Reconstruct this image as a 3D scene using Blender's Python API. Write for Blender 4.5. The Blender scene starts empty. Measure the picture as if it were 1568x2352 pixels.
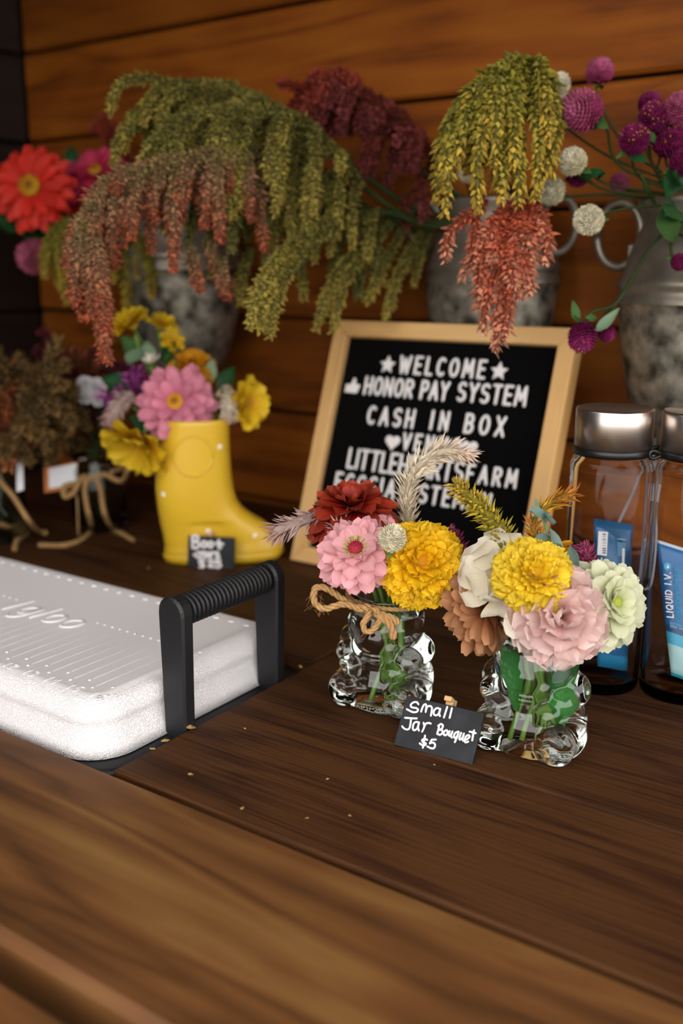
import bpy, math, random
import numpy as np
from mathutils import Matrix, Vector

random.seed(7); RNG = np.random.default_rng(11)
SC = bpy.context.scene
COL = SC.collection
pi = math.pi

# ------------------------------------------------------------------ camera
FPX = 2287.0; CX, CY = 784.0, 1176.0; HCAM = 0.33
PITCH = math.atan2(556, FPX); YAW = math.radians(34.9)
FW = np.array([-math.sin(YAW)*math.cos(PITCH), math.cos(YAW)*math.cos(PITCH), -math.sin(PITCH)])
RT = np.array([math.cos(YAW), math.sin(YAW), 0.0])
UP = np.cross(RT, FW)
CAM = np.array([0.0, 0.0, HCAM])
cam_d = bpy.data.cameras.new('camera')
cam = bpy.data.objects.new('camera', cam_d); COL.objects.link(cam)
M = Matrix.Identity(4)
for i in range(3):
    M[i][0] = RT[i]; M[i][1] = UP[i]; M[i][2] = -FW[i]; M[i][3] = CAM[i]
cam.matrix_world = M
cam_d.sensor_fit = 'VERTICAL'; cam_d.sensor_height = 36.0; cam_d.sensor_width = 24.0
cam_d.lens = 35.0
cam_d.clip_start = 0.02; cam_d.clip_end = 200
cam_d.dof.use_dof = True; cam_d.dof.focus_distance = 0.715; cam_d.dof.aperture_fstop = 3.8
SC.camera = cam

# ------------------------------------------------------------------ daylight
world = bpy.data.worlds.new('overcast_sky'); SC.world = world
world.use_nodes = True
wn = world.node_tree.nodes; wl = world.node_tree.links
bg = wn['Background']; bg.inputs[0].default_value = (1.0, 0.975, 0.95, 1); bg.inputs[1].default_value = 1.0
SC.view_settings.view_transform = 'Standard'; SC.view_settings.look = 'None'
SC.view_settings.exposure = 2.02; SC.view_settings.gamma = 1.0
SC.view_settings.use_curve_mapping = False
SC.cycles.use_denoising = True

# ------------------------------------------------------------------ pixel helpers (1568 x 2352 frame)
def ray(x, y):
    d = FW*FPX + RT*(x-CX) + UP*(CY-y); return d
def P(x, y, d):                      # point seen at a pixel, d metres deep
    return CAM + ray(x, y)*(d/FPX)
def onz(x, y, z=0.0):
    d = ray(x, y); return CAM + d*((z-CAM[2])/d[2])
def ony(x, y, Y):
    d = ray(x, y); return CAM + d*(Y/d[1])
def onplane(x, y, o, n):
    d = ray(x, y); return CAM + d*(np.dot(o-CAM, n)/np.dot(d, n))
def proj(p):
    v = np.asarray(p)-CAM; w = v@FW
    return np.array([CX+FPX*(v@RT)/w, CY-FPX*(v@UP)/w])
def unit(v):
    v = np.asarray(v, float); return v/(np.linalg.norm(v)+1e-12)
def towards(r, u, f):                # direction from camera axes: right, up, towards viewer
    return unit(RT*r + UP*u - FW*f)

# ------------------------------------------------------------------ mesh helpers
def lin(c):
    if isinstance(c, str):
        c = c.lstrip('#'); c = [int(c[i:i+2], 16)/255 for i in (0, 2, 4)]
    return tuple((x/12.92 if x <= .04045 else ((x+.055)/1.055)**2.4) for x in c)

def mesh(name, V, F, mat=None, smooth=True, attrs=None):
    me = bpy.data.meshes.new(name)
    me.from_pydata([tuple(map(float, v)) for v in V], [], F)
    if attrs:
        for k, a in attrs.items():
            at = me.attributes.new(k, 'FLOAT', 'POINT')
            at.data.foreach_set('value', np.asarray(a, dtype=np.float32))
    if mat: me.materials.append(mat)
    if smooth: me.polygons.foreach_set('use_smooth', [True]*len(me.polygons))
    me.update()
    return me

def mat4(loc=(0, 0, 0), x=None, y=None, z=None):
    M = Matrix.Identity(4)
    for j, a in enumerate((x, y, z)):
        if a is not None:
            for i in range(3): M[i][j] = float(a[i])
    for i in range(3): M[i][3] = float(loc[i])
    return M

def frame(z, hint=(0, 0, 1)):
    z = unit(z); h = np.asarray(hint, float)
    if abs(np.dot(z, unit(h))) > .97: h = np.array([0, 1., 0]) if abs(z[1]) < .9 else np.array([1., 0, 0])
    x = unit(np.cross(h, z)); y = np.cross(z, x)
    return x, y, z

def tag(o, label=None, cat=None, group=None, kind=None):
    if label: o['label'] = label
    if cat: o['category'] = cat
    if group: o['group'] = group
    if kind: o['kind'] = kind
    return o

def empty(name, label, cat, M=None, group=None, kind=None):
    o = bpy.data.objects.new(name, None); COL.objects.link(o)
    o.empty_display_size = .01
    if M is not None: o.matrix_world = M
    return tag(o, label, cat, group, kind)

def obj(name, me, parent=None, M=None, label=None, kind=None):
    o = bpy.data.objects.new(name, me); COL.objects.link(o)
    if parent is not None: o.parent = parent
    if M is not None: o.matrix_local = M
    if label: o['label'] = label
    if kind: o['kind'] = kind
    return o

def wobj(name, me, parent, label=None, kind=None):
    """mesh given in world coordinates, parented to a thing"""
    chain = []; q = parent
    Mw = Matrix.Identity(4)
    while q is not None: chain.append(q); q = q.parent
    for q in reversed(chain): Mw = Mw @ q.matrix_basis
    me.transform(Mw.inverted())
    return obj(name, me, parent, None, label, kind)

class MB:
    def __init__(s): s.V = []; s.F = []; s.n = 0; s.A = []; s.B = []
    def add(s, V, F, a=0.0, b=0.0):
        V = np.asarray(V, float)
        s.V.append(V); s.F += [[i+s.n for i in f] for f in F]; s.n += len(V)
        s.A.append(np.broadcast_to(np.asarray(a, float), (len(V),)).copy()); s.B.append(np.broadcast_to(np.asarray(b, float), (len(V),)).copy())
        return s
    def mesh(s, name, mat, smooth=True):
        return mesh(name, np.concatenate(s.V), s.F, mat, smooth, {'tt': np.concatenate(s.A), 'rr': np.concatenate(s.B)})

def resample(pts, n):
    pts = np.asarray(pts, float)
    if len(pts) == 2: 
        t = np.linspace(0, 1, n)[:, None]; return pts[0]*(1-t)+pts[1]*t
    # Catmull-Rom
    Q = np.vstack([2*pts[0]-pts[1], pts, 2*pts[-1]-pts[-2]])
    out = []
    for u in np.linspace(0, len(pts)-1, n):
        i = min(int(u), len(pts)-2); t = u-i
        a, b, c, d = Q[i], Q[i+1], Q[i+2], Q[i+3]
        out.append(.5*((2*b)+(-a+c)*t+(2*a-5*b+4*c-d)*t*t+(-a+3*b-3*c+d)*t**3))
    return np.array(out)

def frames(path):
    T = np.gradient(path, axis=0); T /= np.linalg.norm(T, axis=1)[:, None]+1e-12
    n = np.cross(T[0], [0, 0, 1]); 
    if np.linalg.norm(n) < .05: n = np.cross(T[0], [0, 1, 0])
    n = unit(n); N = []
    for t in T:
        n = unit(n-t*np.dot(n, t)); N.append(n)
    N = np.array(N); return T, N, np.cross(T, N)

def tube(path, r, seg=8, flat=None, cap=True):
    """swept tube; r scalar or array; flat=(axis vector, factor) squashes the section"""
    path = np.asarray(path, float); n = len(path)
    r = np.broadcast_to(np.asarray(r, float), (n,))
    T, N, B = frames(path)
    a = np.linspace(0, 2*pi, seg, endpoint=False)
    off = np.cos(a)[None, :, None]*N[:, None]+np.sin(a)[None, :, None]*B[:, None]
    off = off*r[:, None, None]
    if flat is not None:
        ax = unit(flat[0]); off = off-(off@ax)[..., None]*ax*(1-flat[1])
    V = (path[:, None]+off).reshape(-1, 3)
    F = [[i*seg+j, i*seg+(j+1) % seg, (i+1)*seg+(j+1) % seg, (i+1)*seg+j] for i in range(n-1) for j in range(seg)]
    if cap:
        F.append(list(range(seg))[::-1]); F.append([(n-1)*seg+j for j in range(seg)])
    return V, F

def round_tube(path, r, seg=8, flat=None):
    """tube with rounded ends"""
    path = np.asarray(path, float)
    t0 = unit(path[0]-path[1]); t1 = unit(path[-1]-path[-2]); rr = r
    pre = [path[0]+t0*rr*.98, path[0]+t0*rr*.75]; post = [path[-1]+t1*rr*.75, path[-1]+t1*rr*.98]
    pp = np.vstack([pre, path, post]); R = np.array([.2*rr, .66*rr]+[rr]*len(path)+[.66*rr, .2*rr])
    return tube(pp, R, seg, flat)

def lathe(prof, seg=48, axis=None, cap=(False, False)):
    prof = np.asarray(prof, float); n = len(prof)
    a = np.linspace(0, 2*pi, seg, endpoint=False)
    V = np.stack([prof[:, 0][:, None]*np.cos(a), prof[:, 0][:, None]*np.sin(a), np.repeat(prof[:, 1][:, None], seg, 1)], -1).reshape(-1, 3)
    F = [[i*seg+j, i*seg+(j+1) % seg, (i+1)*seg+(j+1) % seg, (i+1)*seg+j] for i in range(n-1) for j in range(seg)]
    if cap[0]: F.append(list(range(seg))[::-1])
    if cap[1]: F.append([(n-1)*seg+j for j in range(seg)])
    return V, F

def box(x0, x1, y0, y1, z0, z1, b=0.0):
    """box with chamfered edges"""
    if b <= 0:
        V = [(x, y, z) for z in (z0, z1) for y in (y0, y1) for x in (x0, x1)]
        return np.array(V), [[0, 2, 3, 1], [4, 5, 7, 6], [0, 1, 5, 4], [2, 6, 7, 3], [0, 4, 6, 2], [1, 3, 7, 5]]
    V = []; idx = {}
    for i, x in enumerate((x0, x1)):
        for j, y in enumerate((y0, y1)):
            for k, z in enumerate((z0, z1)):
                sx, sy, sz = (1, -1)[i], (1, -1)[j], (1, -1)[k]
                idx[i, j, k, 0] = len(V); V.append((x, y+sy*b, z+sz*b))
                idx[i, j, k, 1] = len(V); V.append((x+sx*b, y, z+sz*b))
                idx[i, j, k, 2] = len(V); V.append((x+sx*b, y+sy*b, z))
    F = []
    c = [(0, 0), (1, 0), (1, 1), (0, 1)]
    for i in (0, 1):
        f = [idx[i, a, d, 0] for a, d in c]; F.append(f if i else f[::-1])
        f = [idx[a, i, d, 1] for a, d in c]; F.append(f[::-1] if i else f)
        f = [idx[a, d, i, 2] for a, d in c]; F.append(f if i else f[::-1])
    for i in (0, 1):
        for j in (0, 1):
            F.append([idx[i, j, 0, 0], idx[i, j, 1, 0], idx[i, j, 1, 1], idx[i, j, 0, 1]])
            F.append([idx[i, 0, j, 0], idx[i, 1, j, 0], idx[i, 1, j, 2], idx[i, 0, j, 2]])
            F.append([idx[0, i, j, 1], idx[1, i, j, 1], idx[1, i, j, 2], idx[0, i, j, 2]])
            for k in (0, 1): F.append([idx[i, j, k, q] for q in (0, 1, 2)])
    return np.array(V), F

def place(V, o, x, y, z):
    V = np.asarray(V, float)
    return np.asarray(o)+V[:, :1]*np.asarray(x)+V[:, 1:2]*np.asarray(y)+V[:, 2:3]*np.asarray(z)

def fix_normals(me):
    import bmesh
    bm = bmesh.new(); bm.from_mesh(me); bmesh.ops.recalc_face_normals(bm, faces=bm.faces); bm.to_mesh(me); bm.free(); return me

# ------------------------------------------------------------------ materials
def principled(name, color, rough=.5, metal=0.0, spec=.5, **kw):
    m = bpy.data.materials.new(name); m.use_nodes = True
    b = m.node_tree.nodes['Principled BSDF']
    b.inputs['Base Color'].default_value = (*lin(color), 1)
    b.inputs['Roughness'].default_value = rough; b.inputs['Metallic'].default_value = metal
    b.inputs['Specular IOR Level'].default_value = spec
    for k, v in kw.items(): b.inputs[k].default_value = v
    return m
def N(m, t, **kw):
    n = m.node_tree.nodes.new(t)
    for k, v in kw.items(): setattr(n, k, v)
    return n
def L(m, a, b): m.node_tree.links.new(a, b)
def ramp(m, stops, interp='LINEAR'):
    r = N(m, 'ShaderNodeValToRGB'); e = r.color_ramp.elements; r.color_ramp.interpolation = interp
    while len(e) < len(stops): e.new(.5)
    for q, (p, c) in zip(e, stops): q.position = p; q.color = (*lin(c), 1)
    return r
def bump(m, h, strength, dist=.001):
    bp = N(m, 'ShaderNodeBump'); bp.inputs['Strength'].default_value = strength; bp.inputs['Distance'].default_value = dist
    L(m, h, bp.inputs['Height']); L(m, bp.outputs[0], m.node_tree.nodes['Principled BSDF'].inputs['Normal']); return bp

def noisy(m, c2, scale=20, amount=.5, detail=4, bumpk=0, dist=.001):
    """blend the base colour towards c2 with noise in object space"""
    b = m.node_tree.nodes['Principled BSDF']; c1 = b.inputs['Base Color'].default_value[:]
    tc = N(m, 'ShaderNodeTexCoord'); nz = N(m, 'ShaderNodeTexNoise'); nz.inputs['Scale'].default_value = scale; nz.inputs['Detail'].default_value = detail
    L(m, tc.outputs['Object'], nz.inputs['Vector'])
    mx = N(m, 'ShaderNodeMix', data_type='RGBA')
    mr = N(m, 'ShaderNodeMapRange'); mr.inputs[1].default_value = .35; mr.inputs[2].default_value = .7; mr.inputs[4].default_value = amount
    L(m, nz.outputs['Fac'], mr.inputs[0]); L(m, mr.outputs[0], mx.inputs['Factor'])
    mx.inputs['A'].default_value = c1; mx.inputs['B'].default_value = (*lin(c2), 1)
    L(m, mx.outputs['Result'], b.inputs['Base Color'])
    if bumpk: bump(m, nz.outputs['Fac'], bumpk, dist)
    return m

def wood(name, dark, mid, light, rough=.45, grain=60., ring=1.0, bumpk=.35, spec=.35, line=.5, knots=True):
    """grain runs along the object's x; each plank differs by its own random number"""
    m = principled(name, mid, rough, 0, spec); b = m.node_tree.nodes['Principled BSDF']
    tc = N(m, 'ShaderNodeTexCoord'); oi = N(m, 'ShaderNodeObjectInfo')
    ad = N(m, 'ShaderNodeVectorMath', operation='MULTIPLY_ADD')
    cx = N(m, 'ShaderNodeCombineXYZ')
    for i, k in enumerate((37., 11., 5.)):
        mu = N(m, 'ShaderNodeMath', operation='MULTIPLY'); mu.inputs[1].default_value = k; L(m, oi.outputs['Random'], mu.inputs[0]); L(m, mu.outputs[0], cx.inputs[i])
    L(m, tc.outputs['Object'], ad.inputs[0]); ad.inputs[1].default_value = (1, 1, 1); L(m, cx.outputs[0], ad.inputs[2])
    def stretched(s):
        mp = N(m, 'ShaderNodeMapping'); mp.inputs['Scale'].default_value = s; L(m, ad.outputs[0], mp.inputs[0]); return mp
    # broad cathedral figure
    n1 = N(m, 'ShaderNodeTexNoise'); n1.inputs['Scale'].default_value = 1.0; n1.inputs['Detail'].default_value = 2; n1.inputs['Distortion'].default_value = .4
    L(m, stretched((2.2, 15, 15)).outputs[0], n1.inputs['Vector'])
    w = N(m, 'ShaderNodeMath', operation='MULTIPLY'); w.inputs[1].default_value = 7*ring; L(m, n1.outputs['Fac'], w.inputs[0])
    fr = N(m, 'ShaderNodeMath', operation='PINGPONG'); fr.inputs[1].default_value = .5; L(m, w.outputs[0], fr.inputs[0])
    # fine grain
    n2 = N(m, 'ShaderNodeTexNoise'); n2.inputs['Scale'].default_value = 1.0; n2.inputs['Detail'].default_value = 6; n2.inputs['Roughness'].default_value = .6
    L(m, stretched((6, grain*3, grain*3)).outputs[0], n2.inputs['Vector'])
    # blotches
    n3 = N(m, 'ShaderNodeTexNoise'); n3.inputs['Scale'].default_value = 7; n3.inputs['Detail'].default_value = 3
    L(m, stretched((1, 2.2, 2.2)).outputs[0], n3.inputs['Vector'])
    s = N(m, 'ShaderNodeMath', operation='MULTIPLY_ADD'); s.inputs[1].default_value = .55; L(m, fr.outputs[0], s.inputs[0])
    s2 = N(m, 'ShaderNodeMath', operation='MULTIPLY_ADD'); s2.inputs[1].default_value = line; L(m, n2.outputs['Fac'], s2.inputs[0])
    s3 = N(m, 'ShaderNodeMath', operation='MULTIPLY'); s3.inputs[1].default_value = .55; L(m, n3.outputs['Fac'], s3.inputs[0])
    L(m, s3.outputs[0], s2.inputs[2]); L(m, s2.outputs[0], s.inputs[2])
    lo = .28+.25*line; r = ramp(m, [(lo, dark), (lo+.22, mid), (lo+.5, light)])
    L(m, s.outputs[0], r.inputs[0])
    hs = N(m, 'ShaderNodeHueSaturation'); mr = N(m, 'ShaderNodeMapRange'); mr.inputs[3].default_value = .85; mr.inputs[4].default_value = 1.15
    L(m, oi.outputs['Random'], mr.inputs[0]); L(m, mr.outputs[0], hs.inputs['Value']); L(m, r.outputs[0], hs.inputs['Color'])
    L(m, hs.outputs[0], b.inputs['Base Color'])
    bump(m, s2.outputs[0], bumpk, .002)
    rr = N(m, 'ShaderNodeMapRange'); rr.inputs[3].default_value = rough-.1; rr.inputs[4].default_value = rough+.15; L(m, n3.outputs['Fac'], rr.inputs[0]); L(m, rr.outputs[0], b.inputs['Roughness'])
    return m

def petal_mat(name, base, mid, tip, rough=.55, trans=.25, jitter=.16, vein=.25, own=True, gain=.88, stops=(.0, .45, 1.0)):
    m = principled(name, mid, rough, 0, .25); nt = m.node_tree; b = nt.nodes['Principled BSDF']
    at = N(m, 'ShaderNodeAttribute', attribute_name='tt'); r = ramp(m, list(zip(stops, (base, mid, tip)))); L(m, at.outputs['Fac'], r.inputs[0])
    oi = N(m, 'ShaderNodeObjectInfo'); a2 = N(m, 'ShaderNodeAttribute', attribute_name='rr')
    sm = N(m, 'ShaderNodeMath', operation='ADD'); (L(m, oi.outputs['Random'], sm.inputs[0]) if own else setattr(sm.inputs[0], 'default_value', 0.0)); L(m, a2.outputs['Fac'], sm.inputs[1])
    fc = N(m, 'ShaderNodeMath', operation='FRACT'); L(m, sm.outputs[0], fc.inputs[0])
    mr = N(m, 'ShaderNodeMapRange'); mr.inputs[3].default_value = gain*(1-jitter); mr.inputs[4].default_value = gain*(1+jitter); L(m, fc.outputs[0], mr.inputs[0])
    hs = N(m, 'ShaderNodeHueSaturation'); L(m, mr.outputs[0], hs.inputs['Value']); L(m, r.outputs[0], hs.inputs['Color'])
    L(m, hs.outputs[0], b.inputs['Base Color'])
    ss = N(m, 'ShaderNodeAttribute', attribute_name='ss')
    cx = N(m, 'ShaderNodeCombineXYZ'); L(m, ss.outputs['Fac'], cx.inputs[0]); L(m, at.outputs['Fac'], cx.inputs[1])
    mp = N(m, 'ShaderNodeMapping'); mp.inputs['Scale'].default_value = (9, 1.2, 1); L(m, cx.outputs[0], mp.inputs[0])
    nz = N(m, 'ShaderNodeTexNoise'); nz.inputs['Scale'].default_value = 1.6; nz.inputs['Detail'].default_value = 2; L(m, mp.outputs[0], nz.inputs['Vector'])
    if vein: bump(m, nz.outputs['Fac'], vein, .0012)
    if trans:
        tl = N(m, 'ShaderNodeBsdfTranslucent'); L(m, hs.outputs[0], tl.inputs['Color'])
        mx = N(m, 'ShaderNodeMixShader'); mx.inputs[0].default_value = trans
        out = nt.nodes['Material Output']; L(m, b.outputs[0], mx.inputs[1]); L(m, tl.outputs[0], mx.inputs[2]); L(m, mx.outputs[0], out.inputs['Surface'])
    return m

def glass(name, color, ior=1.45, rough=0.0):
    m = principled(name, color, rough, 0, .5); b = m.node_tree.nodes['Principled BSDF']
    b.inputs['Transmission Weight'].default_value = 1.0; b.inputs['IOR'].default_value = ior
    return m
# ================================================================== the stand
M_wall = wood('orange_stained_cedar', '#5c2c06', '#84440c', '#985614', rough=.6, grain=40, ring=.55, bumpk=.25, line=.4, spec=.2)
M_wall_d = wood('dark_low_bounce_wall', '#0e0604', '#170b06', '#201008', rough=.6, grain=40, ring=.8, bumpk=.2)  # shade put into the colour: near black, so the corner bounces little light
M_cnt = wood('satin_brown_counter_wood', '#4a2e16', '#6c4524', '#876234', rough=.5, grain=40, ring=.8, bumpk=.12, line=.3, spec=.25)
M_cntd = wood('weathered_dark_counter_wood', '#190b04', '#371c0a', '#4e2f15', rough=.6, grain=110, ring=.9, bumpk=.7, line=1.0, spec=.18)
M_edge = wood('pale_counter_edge', '#6b451c', '#96682f', '#b08245', rough=.45, grain=35, ring=.7, bumpk=.15, line=.3)
M_dark = principled('dark_backing', '#0d0704', .9)
M_roof = principled('roof_boards', '#3a2415', .8)
M_soil = noisy(principled('trodden_grass', '#4a5230', .95), '#5d5138', 6, .8)

WALL_Y = 1.10; CORNER_X = -1.377
def plank(parent, x0, x1, y0, y1, z0, z1, mat, b=.0025, name='plank'):
    cx, cy, cz = (x0+x1)/2, (y0+y1)/2, (z0+z1)/2
    V, F = box(x0-cx, x1-cx, y0-cy, y1-cy, z0-cz, z1-cz, b)
    return obj(name, mesh(name, V, F, mat, False), parent, mat4((cx, cy, cz)))

def slab(name, x0, x1, y0, y1, z0, z1, mat):
    V, F = box(x0, x1, y0, y1, z0, z1); return tag(obj(name, mesh(name, V, F, mat, False)), kind='structure')

wb = slab('wall_back', CORNER_X-.05, 1.5, WALL_Y+.022, WALL_Y+.05, -.9, 1.06, M_dark)
pitch = .1313
for k in range(-1, 8):
    z0 = k*pitch+.0005
    sp = [(CORNER_X, -.05+.02*k, 0), (-.05+.02*k+.001, 1.5, 1)] if k not in (2, 3, 4) else [(CORNER_X, 1.5, 0)]
    for a, c, q in sp:
        plank(wb, a, c, WALL_Y+random.uniform(-.001, .001), WALL_Y+.021, z0+.005, z0+pitch, M_wall, .004)
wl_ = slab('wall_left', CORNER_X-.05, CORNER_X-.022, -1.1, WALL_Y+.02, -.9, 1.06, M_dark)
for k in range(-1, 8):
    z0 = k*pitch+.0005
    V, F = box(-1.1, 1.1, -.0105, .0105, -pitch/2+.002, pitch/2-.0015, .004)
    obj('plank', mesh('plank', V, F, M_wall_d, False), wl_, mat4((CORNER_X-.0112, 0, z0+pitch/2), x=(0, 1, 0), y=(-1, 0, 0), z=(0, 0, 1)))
slab('ceiling', -1.7, .9, -.14, 1.2, 1.06, 1.09, M_roof)
slab('shade_panel_front', -1.43, -.70, -.38, -.35, -.9, 1.06, M_wall_d)  # unseen panel added to keep daylight off the upper-left back wall
slab('floor', -12, 12, -14, 3, -.95, -.9, M_soil)

counter = empty('counter', 'brown wooden plank counter with a cut-out that holds the cooler', 'counter', mat4((0, .5, 0)))
counter.matrix_world = Matrix.Identity(4)
TH = .038
CUT_X = -.4795; CUT_Y0, CUT_Y1 = .4165, .648
pk = lambda x0, x1, y0, y1, m, b=.0025, dz=0: plank(counter, x0, x1, y0, y1, -TH+dz, dz, m, b)
pk(-1.37, 1.3, .085, .2495, M_cnt, .006, -.004)
V, F = box(-1.335, 1.335, -.0765, .0765, -TH/2, TH/2, .0055)
pk(-1.37, 1.3, .2635, .4155, M_cnt, .0055)
pk(CUT_X, 1.3, .4168, .5565, M_cntd, .0012)
pk(CUT_X-.001, 1.3, .5575, .7045, M_cntd, .0018)
pk(-1.37, -.99, .4168, .5565, M_cntd, .0012)
pk(-1.37, -.99, .5575, .648, M_cntd, .0012)
pk(-1.37, CUT_X-.003, .6485, .7045, M_cntd, .0018)
pk(-1.37, 1.3, .7065, .8455, M_cntd, .002)
pk(-1.37, 1.3, .8475, .9865, M_cntd, .002)
pk(-1.37, 1.3, .9885, WALL_Y-.003, M_cntd, .002)
# two beams under the planks carry them
for x in (-1.2, .1, 1.1):
    plank(counter, x-.02, x+.02, .1, WALL_Y-.003, -TH-.093, -TH-.004, M_dark, .002, 'beam')

# ================================================================== cooler sunk into the counter
M_lid = principled('white_pebbled_plastic', '#e9e5e5', .5, 0, .4)
def lidmat():
    m = M_lid; tc = N(m, 'ShaderNodeTexCoord'); vo = N(m, 'ShaderNodeTexVoronoi', feature='DISTANCE_TO_EDGE'); vo.inputs['Scale'].default_value = 420
    nz = N(m, 'ShaderNodeTexNoise'); nz.inputs['Scale'].default_value = 90; L(m, tc.outputs['Object'], nz.inputs['Vector'])
    va = N(m, 'ShaderNodeVectorMath', operation='MULTIPLY_ADD'); va.inputs[1].default_value = (.012, .012, .012)
    L(m, nz.outputs['Color'], va.inputs[0]); L(m, tc.outputs['Object'], va.inputs[2]); L(m, va.outputs[0], vo.inputs['Vector'])
    ge = N(m, 'ShaderNodeNewGeometry'); sp = N(m, 'ShaderNodeSeparateXYZ'); L(m, ge.outputs['True Normal'], sp.inputs[0])
    ls = N(m, 'ShaderNodeMath', operation='LESS_THAN'); ls.inputs[1].default_value = .985; L(m, sp.outputs['Z'], ls.inputs[0])
    mr = N(m, 'ShaderNodeMapRange'); mr.inputs[2].default_value = .12; L(m, vo.outputs['Distance'], mr.inputs[0])
    mu = N(m, 'ShaderNodeMath', operation='MULTIPLY'); L(m, mr.outputs[0], mu.inputs[0]); L(m, ls.outputs[0], mu.inputs[1])
    bump(m, mu.outputs[0], .55, .0008)
lidmat()
M_blk = noisy(principled('black_moulded_plastic', '#141416', .5, 0, .4), '#1e1e20', 60, .5)
LX0, LX1, LY0, LY1 = -.945, -.506, .4255, .641
LCX, LCY = (LX0+LX1)/2, (LY0+LY1)/2
def rrect(hx, hy, r, n=8):
    pts = []
    for qx, qy, a0 in ((1, 1, 0), (-1, 1, 90), (-1, -1, 180), (1, -1, 270)):
        for k in range(n+1):
            a = math.radians(a0+90*k/n); pts.append((qx*(hx-r)+r*math.cos(a), qy*(hy-r)+r*math.sin(a)))
    return np.array(pts)
cooler = empty('cooler', 'white-lidded black cooler with ridged carry handle sunk into the counter', 'cooler', mat4((LCX, LCY, -.16)))
HX, HY = (LX1-LX0)/2, (LY1-LY0)/2
prof = [(-.006, -.008), (-.002, -.002), (.001, .006), (.0016, .0105), (.0021, .0125), (.0021, .0145), (.0014, .0165), (.0008, .019), (.0014, .022), (.0035, .0265), (.0075, .0305), (.0125, .0328), (.0165, .0333), (.019, .0331), (.0205, .0328)]
prof = [(-.004+i*0+max(0, 0), z) if False else (i, z) for i, z in prof]
Vl = []; nr = None
for ins, z in prof:
    q = rrect(HX-ins, HY-ins, max(.004, .030-ins)); nr = len(q)
    Vl += [(x, y, z) for x, y in q]
Fl = [[i*nr+j, i*nr+(j+1) % nr, (i+1)*nr+(j+1) % nr, (i+1)*nr+j] for i in range(len(prof)-1) for j in range(nr)]
Fl.append([(len(prof)-1)*nr+j for j in range(nr)]); Fl.append(list(range(nr))[::-1])
lid = wobj('lid', mesh('lid', np.array(Vl)+[LCX, LCY, 0], Fl, M_lid), cooler, 'white textured plastic lid with moulded ruler')
mb = MB()
Vb = []
bp_ = [(.010, -.16), (.006, -.155), (.004, -.02), (-.004, -.017), (-.004, -.011), (-.001, -.009)]
for ins, z in bp_: Vb += [(x, y, z) for x, y in rrect(HX+.0155-ins, HY-ins+.004, .024)]
Fb = [[i*nr+j, i*nr+(j+1) % nr, (i+1)*nr+(j+1) % nr, (i+1)*nr+j] for i in range(len(bp_)-1) for j in range(nr)]
Fb.append([(len(bp_)-1)*nr+j for j in range(nr)]); Fb.append(list(range(nr))[::-1])
wobj('body', mesh('body', np.array(Vb)+[LCX, LCY, 0], Fb, M_blk), cooler, 'black cooler tub')
# moulded ruler on the lid
ZT = .0329
def emb(name, paths, r, h=.55):
    mb = MB()
    for p in paths: mb.add(*round_tube(p, r, 6, ((0, 0, 1), h)))
    return wobj(name, mb.mesh(name, M_lid), lid)
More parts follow.
